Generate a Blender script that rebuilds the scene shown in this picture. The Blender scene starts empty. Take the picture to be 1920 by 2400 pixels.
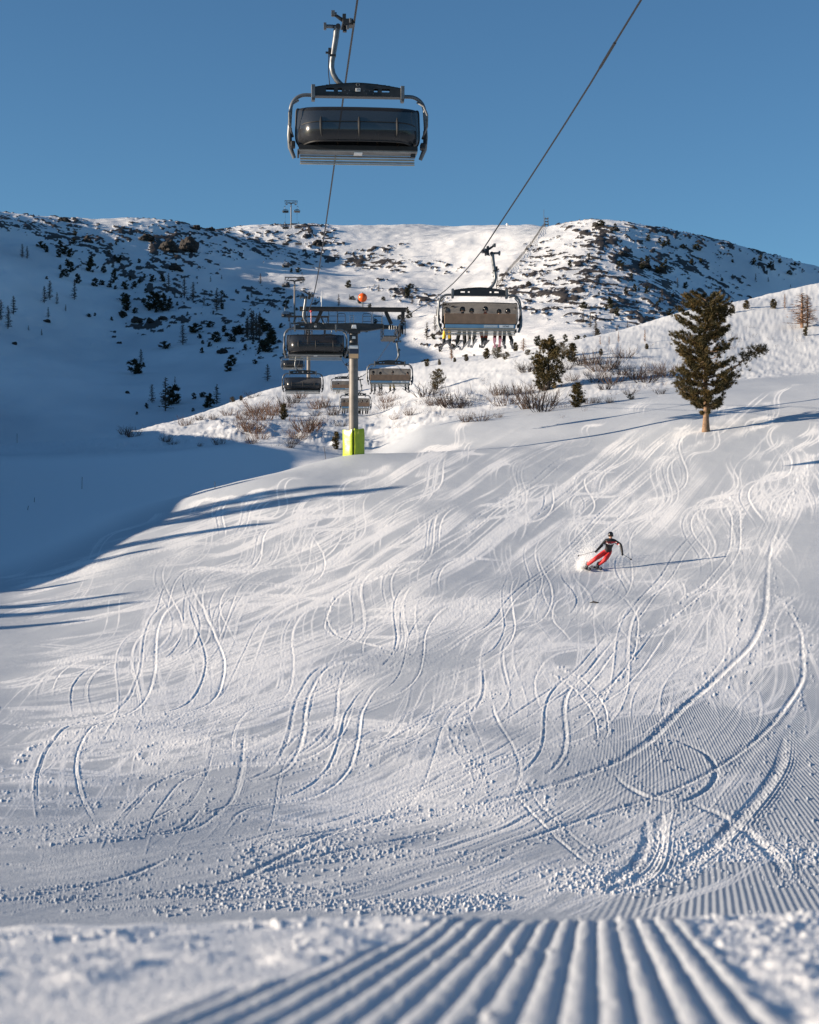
import bpy, bmesh, math, random
import numpy as np
from mathutils import Vector, Matrix

random.seed(7)
RNG = np.random.default_rng(7)
sc = bpy.context.scene
COL = sc.collection
R = math.radians

# ------------------------------------------------------------------ camera, sky, sun, exposure
F = 4000.0          # focal length expressed for a 1920 px wide frame
HZ = 1200.0         # eye level, the camera is level
cam = bpy.data.cameras.new("camera")
cam.sensor_fit = 'HORIZONTAL'
cam.sensor_width = 24.0
cam.lens = 50.0
cam.clip_start = 0.1
cam.clip_end = 20000.0
cam.dof.use_dof = True
cam.dof.focus_distance = 75.0
cam.dof.aperture_fstop = 5.6
cam_o = bpy.data.objects.new("camera", cam)
cam_o.location = (0, 0, 0)
cam_o.rotation_euler = (R(90), 0, 0)
COL.objects.link(cam_o)
sc.camera = cam_o

SUN_EL = 11.5
SUN_AZ = 262.0      # clockwise from +Y: the sun stands to the west, a little behind the camera
sd = Vector((math.sin(R(SUN_AZ)) * math.cos(R(SUN_EL)), math.cos(R(SUN_AZ)) * math.cos(R(SUN_EL)), math.sin(R(SUN_EL))))
world = bpy.data.worlds.new("World")
sc.world = world
world.use_nodes = True
wn = world.node_tree
wn.nodes.clear()
sky = wn.nodes.new("ShaderNodeTexSky")
sky.sky_type = 'NISHITA'
sky.sun_disc = False
sky.sun_elevation = R(SUN_EL)
sky.sun_rotation = R(SUN_AZ)
sky.altitude = 2200.0
sky.air_density = 1.0
sky.dust_density = 1.0
sky.ozone_density = 3.0
tint = wn.nodes.new("ShaderNodeMixRGB")
tint.blend_type = 'MULTIPLY'
tint.inputs[0].default_value = 1.0
tint.inputs[2].default_value = (0.55, 0.70, 0.73, 1)
bg = wn.nodes.new("ShaderNodeBackground")
bg.inputs[1].default_value = 0.10
wo = wn.nodes.new("ShaderNodeOutputWorld")
wn.links.new(sky.outputs[0], tint.inputs[1])
wn.links.new(tint.outputs[0], bg.inputs[0])
wn.links.new(bg.outputs[0], wo.inputs[0])

sun = bpy.data.lights.new("sun", 'SUN')
sun.energy = 5.0
sun.angle = R(0.53)
sun.color = (1.0, 0.84, 0.665)
sun_o = bpy.data.objects.new("sun", sun)
sun_o.rotation_euler = sd.to_track_quat('Z', 'Y').to_euler()
sun_o.location = sd * 50
COL.objects.link(sun_o)

sc.view_settings.view_transform = 'Standard'
sc.view_settings.look = 'None'
sc.view_settings.gamma = 1.0
sc.view_settings.use_curve_mapping = False
sc.view_settings.exposure = 0.85
sc.render.engine = 'CYCLES'
sc.cycles.max_bounces = 8
sc.cycles.transparent_max_bounces = 16
sc.cycles.sample_clamp_indirect = 6.0


# ------------------------------------------------------------------ helpers
def mat(name, color=(0.5, 0.5, 0.5), rough=0.6, metal=0.0, spec=0.5, noise=0.0, nscale=8.0, bump=0.0, bscale=30.0):
    m = bpy.data.materials.new(name)
    m.use_nodes = True
    nt = m.node_tree
    b = nt.nodes["Principled BSDF"]
    b.inputs["Base Color"].default_value = (*color, 1)
    b.inputs["Roughness"].default_value = rough
    b.inputs["Metallic"].default_value = metal
    b.inputs["Specular IOR Level"].default_value = spec
    tc = nt.nodes.new("ShaderNodeTexCoord")
    if noise > 0:
        n = nt.nodes.new("ShaderNodeTexNoise")
        n.inputs["Scale"].default_value = nscale
        n.inputs["Detail"].default_value = 6
        nt.links.new(tc.outputs["Object"], n.inputs["Vector"])
        cr = nt.nodes.new("ShaderNodeValToRGB")
        cr.color_ramp.elements[0].position = 0.3
        cr.color_ramp.elements[1].position = 0.7
        cr.color_ramp.elements[0].color = tuple(max(0, c * (1 - noise)) for c in color) + (1,)
        cr.color_ramp.elements[1].color = tuple(min(1, c * (1 + noise)) for c in color) + (1,)
        nt.links.new(n.outputs[0], cr.inputs[0])
        nt.links.new(cr.outputs[0], b.inputs["Base Color"])
    if bump > 0:
        n2 = nt.nodes.new("ShaderNodeTexNoise")
        n2.inputs["Scale"].default_value = bscale
        n2.inputs["Detail"].default_value = 4
        nt.links.new(tc.outputs["Object"], n2.inputs["Vector"])
        bp = nt.nodes.new("ShaderNodeBump")
        bp.inputs["Strength"].default_value = bump
        bp.inputs["Distance"].default_value = 0.02
        nt.links.new(n2.outputs[0], bp.inputs["Height"])
        nt.links.new(bp.outputs[0], b.inputs["Normal"])
    return m


def np_mesh(name, verts, faces, smooth=True):
    """verts (n,3), faces (m,3) or (m,4) int arrays -> mesh"""
    me = bpy.data.meshes.new(name)
    verts = np.asarray(verts, dtype=np.float32)
    faces = np.asarray(faces, dtype=np.int32)
    k = faces.shape[1]
    me.vertices.add(len(verts))
    me.vertices.foreach_set("co", verts.ravel())
    me.loops.add(faces.size)
    me.loops.foreach_set("vertex_index", faces.ravel())
    me.polygons.add(len(faces))
    me.polygons.foreach_set("loop_start", np.arange(0, faces.size, k, dtype=np.int32))
    me.polygons.foreach_set("loop_total", np.full(len(faces), k, dtype=np.int32))
    me.polygons.foreach_set("use_smooth", np.full(len(faces), smooth, dtype=bool))
    me.update(calc_edges=True)
    me.validate()
    return me


def tag(o, label=None, cat=None, group=None, kind=None):
    if label: o["label"] = label
    if cat: o["category"] = cat
    if group: o["group"] = group
    if kind: o["kind"] = kind
    return o


def link(name, me, m=None, parent=None, loc=None):
    o = bpy.data.objects.new(name, me)
    if m is not None and me is not None and not me.materials:
        me.materials.append(m)
    COL.objects.link(o)
    if parent is not None: o.parent = parent
    if loc is not None: o.location = loc
    return o


def empty(name, loc=(0, 0, 0), rz=0.0):
    o = bpy.data.objects.new(name, None)
    o.location = loc
    o.rotation_euler = (0, 0, rz)
    o.empty_display_size = 0.2
    COL.objects.link(o)
    return o


def copy_tree(o, parent=None, kids=None):
    if kids is None:
        kids = {}
        for x in COL.objects:
            if x.parent is not None: kids.setdefault(x.parent.name, []).append(x)
    c = o.copy()
    COL.objects.link(c)
    if parent is not None: c.parent = parent
    for ch in kids.get(o.name, []):
        copy_tree(ch, c, kids)
    return c


def pchip(xs, ys, xq):
    """monotone cubic; xs (n,), ys (n,m), xq (q,) -> (q,m)"""
    xs = np.asarray(xs, float); ys = np.asarray(ys, float)
    h = np.diff(xs)[:, None]
    dl = np.diff(ys, axis=0) / h
    m = np.zeros_like(ys)
    w1 = 2 * h[1:] + h[:-1]; w2 = h[1:] + 2 * h[:-1]
    with np.errstate(divide='ignore', invalid='ignore'):
        hm = (w1 + w2) / (w1 / dl[:-1] + w2 / dl[1:])
    m[1:-1] = np.where(dl[:-1] * dl[1:] > 0, np.nan_to_num(hm), 0)
    m[0] = dl[0]; m[-1] = dl[-1]
    i = np.clip(np.searchsorted(xs, xq, side='right') - 1, 0, len(xs) - 2)
    t = ((xq - xs[i]) / (xs[i + 1] - xs[i]))[:, None]
    t = np.clip(t, 0, 1)
    hh = h[i]
    return ((1 + 2 * t) * (1 - t) ** 2 * ys[i] + t * (1 - t) ** 2 * hh * m[i]
            + t * t * (3 - 2 * t) * ys[i + 1] + t * t * (t - 1) * hh * m[i + 1])


_TAB = RNG.random((256, 256))


def vnoise(x, y, seed=0):
    x = x + seed * 37.31; y = y + seed * 71.7
    xi = np.floor(x).astype(np.int64); yi = np.floor(y).astype(np.int64)
    fx = x - xi; fy = y - yi
    fx = fx * fx * fx * (fx * (fx * 6 - 15) + 10); fy = fy * fy * fy * (fy * (fy * 6 - 15) + 10)
    a = _TAB[xi & 255, yi & 255]; b = _TAB[(xi + 1) & 255, yi & 255]
    c = _TAB[xi & 255, (yi + 1) & 255]; d = _TAB[(xi + 1) & 255, (yi + 1) & 255]
    return (a * (1 - fx) + b * fx) * (1 - fy) + (c * (1 - fx) + d * fx) * fy - 0.5


def fbm(x, y, octs=4, seed=0, gain=0.5):
    s = 0; a = 1.0
    for k in range(octs):
        s = s + a * vnoise(x * 2 ** k, y * 2 ** k, seed + k)
        a *= gain
    return s


def sstep(a, b, x):
    t = np.clip((x - a) / (b - a), 0, 1)
    return t * t * (3 - 2 * t)
# ------------------------------------------------------------------ terrain heights
# heights are given on a few bearings (column = 960 + 4000 tan(bearing)) at a set of distances, as the slope above
# eye level seen along that bearing, and interpolated smoothly in between
BX = [-9000, -3000, -1200, -400, 0, 330, 640, 850, 1000, 1400, 1650, 1920, 2600, 4500, 9000]
BD = [0.5, 0.7, 1.0, 1.2, 1.44, 2.0, 2.6, 3.2, 4.2, 6.5, 9, 11, 14, 18, 25, 35]
BY = [3200, 2830, 2580, 2480, 2400, 2277, 2201, 2156, 2225, 2215, 2172, 2098, 2000, 1895]
N25 = [1800, 1810, 1810, 1805, 1800, 1792, 1782, 1778, 1772, 1762, 1755, 1748, 1720, 1650, 1600]
N35 = [1700, 1720, 1720, 1705, 1690, 1670, 1655, 1648, 1640, 1622, 1612, 1602, 1560, 1450, 1400]
FARD = [50, 60, 73, 85, 100, 112, 118, 126, 135, 142, 150, 158, 168, 178, 190, 200, 215, 230, 250, 300]
FY = {
    -9000: [1500, 1420, 1330, 1150, 1000, 900, 850, 800, 760, 740, 720, 710, 700, 690, 680, 670, 660, 650, 640, 620],
    -3000: [1560, 1480, 1340, 1120, 980, 900, 860, 830, 800, 780, 760, 750, 740, 735, 730, 725, 720, 715, 710, 690],
    -1200: [1600, 1510, 1380, 1150, 1020, 960, 930, 895, 865, 850, 835, 825, 815, 810, 805, 802, 800, 798, 800, 760],
    -400: [1595, 1525, 1440, 1370, 1290, 1225, 1190, 1150, 1105, 1070, 1035, 1010, 990, 985, 990, 1010, 1030, 1050, 1060, 1000],
    0: [1580, 1510, 1438, 1372, 1300, 1250, 1225, 1190, 1150, 1115, 1080, 1056, 1044, 1062, 1092, 1125, 1160, 1190, 1200, 1150],
    330: [1555, 1485, 1405, 1325, 1235, 1188, 1180, 1160, 1118, 1085, 1062, 1048, 1034, 1024, 1014, 1009, 1014, 1034, 1065, 1100],
    640: [1535, 1465, 1378, 1290, 1188, 1110, 1108, 1112, 1082, 1055, 1034, 1020, 1003, 988, 970, 957, 937, 921, 910, 1010],
    850: [1520, 1448, 1357, 1268, 1166, 1092, 1064, 1072, 1080, 1072, 1048, 1030, 1012, 994, 972, 952, 922, 893, 868, 970],
    1000: [1508, 1434, 1342, 1250, 1150, 1082, 1060, 1064, 1040, 1010, 998, 986, 970, 953, 930, 912, 884, 860, 847, 940],
    1400: [1490, 1412, 1327, 1235, 1128, 1058, 1032, 997, 966, 948, 933, 926, 912, 880, 840, 812, 788, 786, 810, 900],
    1650: [1477, 1396, 1305, 1210, 1095, 1017, 988, 958, 934, 920, 908, 901, 893, 870, 830, 795, 750, 722, 728, 860],
    1920: [1462, 1372, 1275, 1178, 1060, 980, 952, 924, 905, 894, 886, 880, 872, 850, 812, 778, 730, 692, 664, 760],
    2600: [1420, 1320, 1210, 1100, 980, 900, 875, 848, 825, 810, 798, 785, 765, 740, 710, 680, 630, 590, 555, 560],
    4500: [1330, 1200, 1060, 940, 820, 750, 720, 690, 660, 640, 620, 605, 585, 560, 530, 500, 460, 425, 390, 380],
    9000: [1250, 1100, 950, 830, 700, 630, 600, 570, 545, 525, 505, 490, 470, 450, 425, 400, 370, 345, 320, 310],
}
ALLD = np.array(BD + FARD, float)
TAB = np.zeros((len(ALLD), len(BX)))
for j, bx in enumerate(BX):
    col = []
    for k, d in enumerate(BD[:14]):
        v = BY[k]
        t = (bx - 960) / 960.0
        t = max(-3, min(3, t))
        if d <= 3.2: v = v - 14 * t * (d / 3.2) ** 2
        if d >= 9: v = v - 14 * t * min(1, d / 18)
        col.append(v)
    col += [N25[j], N35[j]] + FY[bx]
    TAB[:, j] = col


def base_z(X, d):
    t = pchip(np.log(ALLD), TAB, np.log(d))           # (nd, nb)
    Y = pchip(np.array(BX, float), t.T, X).T          # (nd, nx)
    return (HZ - Y) / F * d[:, None], Y


# grid of the near ground, the piste and the knoll
NF = 1000
XF = np.linspace(-30, 1950, NF)
XL = -30 - (np.geomspace(1, 60, 38) - 1) * 8970 / 59
XR = 1950 + (np.geomspace(1, 60, 26) - 1) * 7050 / 59
Xc = np.concatenate([XL[::-1][:-1], XF, XR[1:]])
c0 = len(XL) - 1
lg = np.linspace(math.log(0.5), math.log(300), 6000)
dd = np.exp(lg)
_, Yt = base_z(np.linspace(0, 1920, 25), dd)
step = np.abs(np.diff(Yt, axis=0)).mean(axis=1)
dm = dd[:-1]
w = np.where(dm < 1.2, 0.04, np.where(dm < 3.5, 0.45, np.where(dm < 9, 0.12, np.where(dm < 26, 0.62, np.where(dm < 170, 0.66, np.where(dm < 262, 0.5, 0.12))))))
step = (step + 0.5 * np.diff(lg) / np.diff(lg).mean() * 0.08) * w
cs = np.concatenate([[0], np.cumsum(step)])
NR = 830
dr = np.interp(np.linspace(0, cs[-1], NR), cs, dd)
Zg, Yg = base_z(Xc, dr)
Dg = np.repeat(dr[:, None], len(Xc), 1)
Ug = np.repeat(((Xc - 960) / F)[None, :], NR, 0)
PX = Ug * Dg
PY = Dg
XX = np.repeat(Xc[None, :], NR, 0)
# the bank outside the picture on the sunny side, whose shade lies over the gully
edgeL = -0.2475 * Dg
xr = np.minimum(-46.0, edgeL - 15)
HB = np.interp(Dg, [50, 58, 65, 75, 80, 95, 108, 118, 135, 150, 170, 200, 230, 300], [-6, -3.8, -1.2, -0.4, 0.6, 5.0, 7.9, 9.8, 13.0, 14.0, 14.5, 15.5, 18, 20])
wb = (1 - sstep(xr, edgeL - 1.0, PX)) * sstep(48, 62, Dg) * (1 - sstep(215, 260, Dg))
Zg = Zg + np.maximum(HB - Zg, 0) * wb
# edges: far rim of the groomed run / foot of the rough knoll
knee = np.interp(Xc, [-3000, -400, 0, 330, 640, 850, 1000, 1400, 1650, 1920, 3000], [150, 150, 149, 146, 143, 142, 144, 152, 157, 163, 185])
KM = sstep(0, 9, Dg - knee[None, :])                  # 1 on the knoll
kn_noise = fbm(PX / 30, PY / 30, 2, 3)
# lumpy, wind-packed snow over buried dwarf shrubs, rougher in the lower half
rough_k = KM * np.clip(1.25 - (Dg - knee[None, :]) / 60, 0.25, 1)
rough_k = rough_k * np.where(XX < 1000, 1, np.clip(1 - (XX - 1000) / 450, 0.22, 1))
lump = np.clip(fbm(PX / 3.4, PY / 5.5, 3, 11) + 0.12, 0, 1)
Zg += rough_k * (0.62 * lump + 0.34 * np.abs(fbm(PX / 0.9, PY / 1.9, 3, 17)) * sstep(0.0, 0.4, lump + 0.1))
Zg += KM * 0.5 * fbm(PX / 14, PY / 18, 2, 13)
Zg += KM * (0.085 + 0.03 * sstep(1200, 1500, XX)) * fbm(PX / 0.9 + PY / 5, PY / 2.2, 3, 23, 0.6)
# gentle undulation of the groomed run
PM = (1 - KM) * sstep(8.4, 9.4, Dg)
Zg += PM * (0.16 * fbm(PX / 7, PY / 9, 2, 31) * sstep(14, 40, Dg) + 0.015 * fbm(PX / 1.2, PY / 2.5, 2, 37))

Zg += PM * 0.075 * fbm(PX / 2.6, PY / 3.0, 2, 39) * sstep(11, 15, Dg) * (1 - sstep(30, 50, Dg)) * sstep(1500, 900, XX)

# ------------------------------------------------------------------ ski tracks pressed into the groomed run
GZ = np.zeros((NR, NF), np.float32)      # grooves (positive = deeper)
BZ = np.zeros((NR, NF), np.float32)      # thrown-up snow
PW = np.zeros((NR, NF), np.float32)      # loose powder
Yf = Yg[:, c0:c0 + NF]
kf = knee[c0:c0 + NF]
lutY = np.arange(880, 2170, 3.0)
DL = np.zeros((len(lutY), NF))
for c in range(0, NF, 4):
    rr = (dr > 9.2) & (dr < kf[c])
    yy = np.minimum.accumulate(Yf[rr, c])
    dl = np.interp(-lutY, -yy + np.arange(len(yy)) * 1e-6, dr[rr])
    for k in range(4):
        if c + k < NF: DL[:, c + k] = dl


def img2ground(x, y):
    ci = np.clip(((x + 30) / 1980 * (NF - 1)), 0, NF - 1).astype(int)
    yi = np.clip((y - 880) / 3.0, 0, len(lutY) - 1.001)
    y0 = yi.astype(int); t = yi - y0
    d = DL[y0, ci] * (1 - t) + DL[y0 + 1, ci] * t
    return (x - 960) / F * d, d


def splat(arr, gx, gy, val, s=0.7, win=2, mode='max'):
    X = 960 + F * gx / gy
    c = (X + 30) / 1980 * (NF - 1)
    r = np.interp(gy, dr, np.arange(NR))
    ok = (c > 3) & (c < NF - 4) & (gy > 9) & (gy < 168)
    c = c[ok]; r = r[ok]
    v = (val[ok] if isinstance(val, np.ndarray) else np.full(len(c), val)).astype(np.float32)
    ci = np.round(c).astype(int); ri = np.round(r).astype(int)
    for i in range(-win, win + 1):
        for j in range(-win, win + 1):
            wgt = np.exp(-((ri + i - r) ** 2 + (ci + j - c) ** 2) / (2 * s * s)).astype(np.float32)
            idx = (np.clip(ri + i, 0, NR - 1), np.clip(ci + j, 0, NF - 1))
            if mode == 'max': np.maximum.at(arr, idx, wgt * v)
            else: np.add.at(arr, idx, wgt * v)


def resample(gx, gy, fine=1.0):
    """even spacing of about `fine` grid cells"""
    X = 960 + F * gx / gy
    c = (X + 30) / 1980 * (NF - 1)
    r = np.interp(gy, dr, np.arange(NR))
    s = np.concatenate([[0], np.cumsum(np.hypot(np.diff(c), np.diff(r)))])
    n = max(4, int(s[-1] / fine))
    q = np.linspace(0, s[-1], n)
    return np.interp(q, s, gx), np.interp(q, s, gy)


def normals(gx, gy):
    tx = np.gradient(gx); ty = np.gradient(gy)
    L = np.hypot(tx, ty) + 1e-9
    return -ty / L, tx / L, tx / L, ty / L


def groove(gx, gy, depth=0.03, width=0.07, berm=0.02, side=1, powder=0.3, lo=0.2):
    gx, gy = resample(gx, gy, 0.9)
    df = np.interp(gy, [10, 20, 40, 80, 120], [lo, lo + 0.08, 0.42, 0.62, 0.8])
    depth = depth * df; berm = berm * df
    nx, ny, tx, ty = normals(gx, gy)
    fade = np.minimum(1, np.minimum(np.arange(len(gx)), np.arange(len(gx))[::-1]) / max(20.0, 0.22 * len(gx)))
    cell = np.median(gy) * 1.98 / F
    k = max(1, int(width / cell))
    k = min(k, 14)
    for o in (np.linspace(-width / 2, width / 2, k) if k > 1 else [0.0]):
        prof = 1 - 0.55 * abs(o) / (width / 2 + 1e-6)
        splat(GZ, gx + nx * o, gy + ny * o, depth * prof * fade, 0.75)
    if np.max(berm) > 0:
        jit = 0.5 + 1.0 * RNG.random(len(gx))
        splat(BZ, gx + side * nx * (width * 0.9), gy + side * ny * (width * 0.9), berm * fade * jit, 0.75)
        kb = min(4, max(1, k // 3))
        for q in range(1, kb):
            o = width * (0.9 + 0.35 * q)
            splat(BZ, gx + side * nx * o, gy + side * ny * o, berm * fade * jit * (1 - 0.25 * q), 0.75)
    if powder > 0:
        far_ = np.median(gy) > 48
        splat(PW, gx, gy, powder * fade, 0.62 if far_ else 0.9, 1 if far_ else 2)
        if not far_: splat(PW, gx + side * nx * width, gy + side * ny * width, powder * 0.8 * fade, 1.0, 2)
    return gx, gy, nx, ny


def crumbs(gx, gy, nx, ny, n, spread, size, side=1, two=False):
    if len(gx) < 5 or n < 1: return
    i = RNG.integers(0, len(gx), n)
    o = np.abs(RNG.normal(0, spread, n)) * side
    if two: o = RNG.normal(0, spread, n)
    h = size * RNG.random(n) ** 2.4 * np.interp(gy[i], [10, 40], [0.55, 1])
    x = gx[i] + nx[i] * o; y = gy[i] + ny[i] * o + RNG.normal(0, spread * 0.3, n)
    big = RNG.random(n) < 0.3
    splat(BZ, x[~big], y[~big], h[~big], 0.55, 1)
    splat(BZ, x[big], y[big], h[big], 0.9, 2)
    splat(PW, x, y, 0.6, 0.9, 1)


FLOW = np.array([  # x, y, dx, dy of the way the skiers come down
    [1750, 930, -0.75, 0.5], [1300, 960, -0.85, 0.35], [950, 1090, -0.85, 0.4], [1000, 1300, -0.80, 0.55], [500, 1200, -0.9, 0.3],
    [250, 1500, -0.97, 0.2], [600, 1550, -0.9, 0.35], [200, 1750, -0.99, 0.10], [250, 1950, -0.99, 0.08], [900, 1950, -0.96, 0.22],
    [1750, 1400, -0.45, 0.9], [1300, 1450, -0.65, 0.75], [1650, 1750, -0.6, 0.8], [1250, 1800, -0.9, 0.45], [1500, 2050, -0.9, 0.35],
    [1850, 1150, -0.4, 0.9], [1450, 1150, -0.7, 0.65], [900, 1600, -0.9, 0.38]])


def flow(x, y):
    wgt = 1.0 / (((FLOW[:, 0] - x) / 1.3) ** 2 + (FLOW[:, 1] - y) ** 2 + 60.0 ** 2) ** 1.5
    v = (FLOW[:, 2:] * wgt[:, None]).sum(0) / wgt.sum()
    return v / np.hypot(*v)


def rim(x):
    return np.interp(x, [0, 330, 640, 850, 1000, 1400, 1650, 1920], [1180, 1180, 1112, 1068, 1006, 938, 905, 882])


def streamline(x, y, length, wob=0.0, steep=0.0):
    pts = []
    ph = RNG.random() * 6.28; lam = 120 + RNG.random() * 260
    s = 0
    while s < length and -20 < x < 1940 and y < 2150:
        if y < rim(x) + 2: 
            y += 3; s += 4; continue
        v = flow(x, y)
        if steep: 
            v = v * (1 - steep) + np.array([-0.12, 1.0]) * steep
            v = v / np.hypot(*v)
        a = wob * math.sin(s / lam * 6.28 + ph)
        v = np.array([v[0] * math.cos(a) - v[1] * math.sin(a), v[0] * math.sin(a) + v[1] * math.cos(a)])
        if v[1] < 0.02: v[1] = 0.02
        pts.append((x, y))
        x += v[0] * 5; y += v[1] * 5; s += 5
    return np.array(pts)


def amp_len(y):
    return (np.interp(y, [900, 1100, 1300, 1500, 1800, 2050], [16, 34, 55, 80, 135, 200]),
            np.interp(y, [900, 1100, 1300, 1500, 1800, 2050], [55, 105, 190, 290, 430, 620]))


def s_track(x, y, waves, swing, mix, k, ph=None):
    """linked turns: the heading swings to and fro about the way down, so the curve bends smoothly"""
    pts = []; P = []
    ph = RNG.random() * 6.28 if ph is None else ph
    p0 = ph
    sq = 0.75 + 0.2 * RNG.random()
    while -20 < x < 1940 and y < 2080 and ph - p0 < 6.283 * waves:
        if y < rim(x) + 2:
            y += 3; continue
        L = np.interp(y, [900, 1050, 1200, 1500, 1800, 2050], [85, 150, 240, 430, 640, 800]) * k
        v = flow(x, y) * (1 - mix) + np.array([-0.25, 0.97]) * mix
        a0 = math.atan2(v[1], v[0]) + swing * math.sin(ph)
        x += 4 * math.cos(a0); y += max(-0.3, 4 * sq * math.sin(a0))
        ph += 4 / L * 6.283
        pts.append((x, y)); P.append(ph)
    if len(pts) < 14: return None
    P = np.array(P)
    return np.array(pts), np.cos(P), np.cos(P)


# 1) long traverses: packed bundles of skid streaks
for i in range(620):
    y = 900 + 1250 * RNG.random() ** 1.15
    x = -20 + 1960 * RNG.random()
    if x > 1500 and y > 1150 and RNG.random() < 0.8: continue
    if y < rim(x) + 6: continue
    p = streamline(x, y, 180 + 800 * RNG.random() ** 1.6, 0.10)
    if len(p) < 12: continue
    gx, gy = img2ground(p[:, 0], p[:, 1])
    near = 1.0 if np.median(p[:, 1]) < 1500 else 0.75
    if RNG.random() < 0.62:      # wide soft scraped band
        gx2, gy2 = resample(gx, gy, 1.4)
        nx, ny, _, _ = normals(gx2, gy2)
        fade = np.minimum(1, np.minimum(np.arange(len(gx2)), np.arange(len(gx2))[::-1]) / 60.0)
        wd = 0.12 + 1.0 * RNG.random() ** 2
        cell = np.median(gy2) * 1.98 / F
        k = int(min(16, max(2, wd / (2.0 * cell))))
        st = 0.35 + 0.65 * RNG.random()
        for o in np.linspace(-wd / 2, wd / 2, k):
            prof = st * RNG.random() ** 0.7
            splat(PW, gx2 + nx * o, gy2 + ny * o, prof * fade * near, 1.0, 2)
            splat(BZ, gx2 + nx * o, gy2 + ny * o, 0.012 * prof * fade * RNG.random(), 0.9, 2)
    else:
        sep = 0.13 + 0.15 * RNG.random()
        nx, ny, _, _ = normals(gx, gy)
        dep = 0.006 + 0.018 * RNG.random() ** 1.5
        for sgn in (-1, 1):
            groove(gx + nx * sep * sgn, gy + ny * sep * sgn, dep, 0.06, dep * 0.8, sgn, 0.5)

# 2) linked turns, two skis each, often several skiers in one another's way
for i in range(230):
    y = 900 + 720 * RNG.random() ** 1.15
    x = 60 + 1900 * RNG.random()
    if x < 420 and RNG.random() < 0.5: continue
    if x < 760 and y > 1280 and RNG.random() < 0.75: continue
    if y < rim(x) + 4: continue
    waves = 0.45 + 1.5 * RNG.random(); swing = 0.55 + 0.55 * RNG.random(); mix = 0.15 + 0.55 * RNG.random(); k = 0.75 + 0.6 * RNG.random(); ph = RNG.random() * 6.28
    for c in range(1 + int(3 * RNG.random() ** 1.5)):
        sc_ = np.interp(y, [900, 1200, 1800], [10, 24, 70])
        r = s_track(x + RNG.normal(0, sc_), y + RNG.normal(0, sc_ * 0.5), waves * (0.8 + 0.4 * RNG.random()), swing * (0.9 + 0.2 * RNG.random()), mix, k * (0.93 + 0.14 * RNG.random()), ph + RNG.normal(0, 0.35))
        if r is None: continue
        p, cph, sph = r
        gx, gy = img2ground(p[:, 0], p[:, 1])
        nx, ny, _, _ = normals(gx, gy)
        sep = 0.10 + 0.16 * RNG.random()
        dep = 0.004 + 0.026 * RNG.random() ** 3.0
        pw_ = 0.55 + 0.4 * RNG.random()
        for sgn in (-1, 1):
            groove(gx + nx * sep * sgn, gy + ny * sep * sgn, dep * (1 if sgn > 0 else 0.75), 0.035 + 0.045 * RNG.random(), dep * 0.8, sgn, pw_)
        # snow thrown to the outside of each turn
        if RNG.random() < 0.6:
            gx2, gy2 = resample(gx, gy, 1.5)
            nx, ny, _, _ = normals(gx2, gy2)
            sp_ = np.interp(np.linspace(0, 1, len(gx2)), np.linspace(0, 1, len(sph)), sph)
            for o in np.linspace(0.10, 0.7 + 0.5 * RNG.random(), 7):
                sidev = np.sign(sp_)
                val = 0.5 * np.abs(sp_) ** 1.5 * (1 - o / 1.4) * (0.6 + 0.4 * RNG.random(len(gx2)))
                splat(PW, gx2 + nx * o * sidev, gy2 + ny * o * sidev, val, 1.15, 2)

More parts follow.
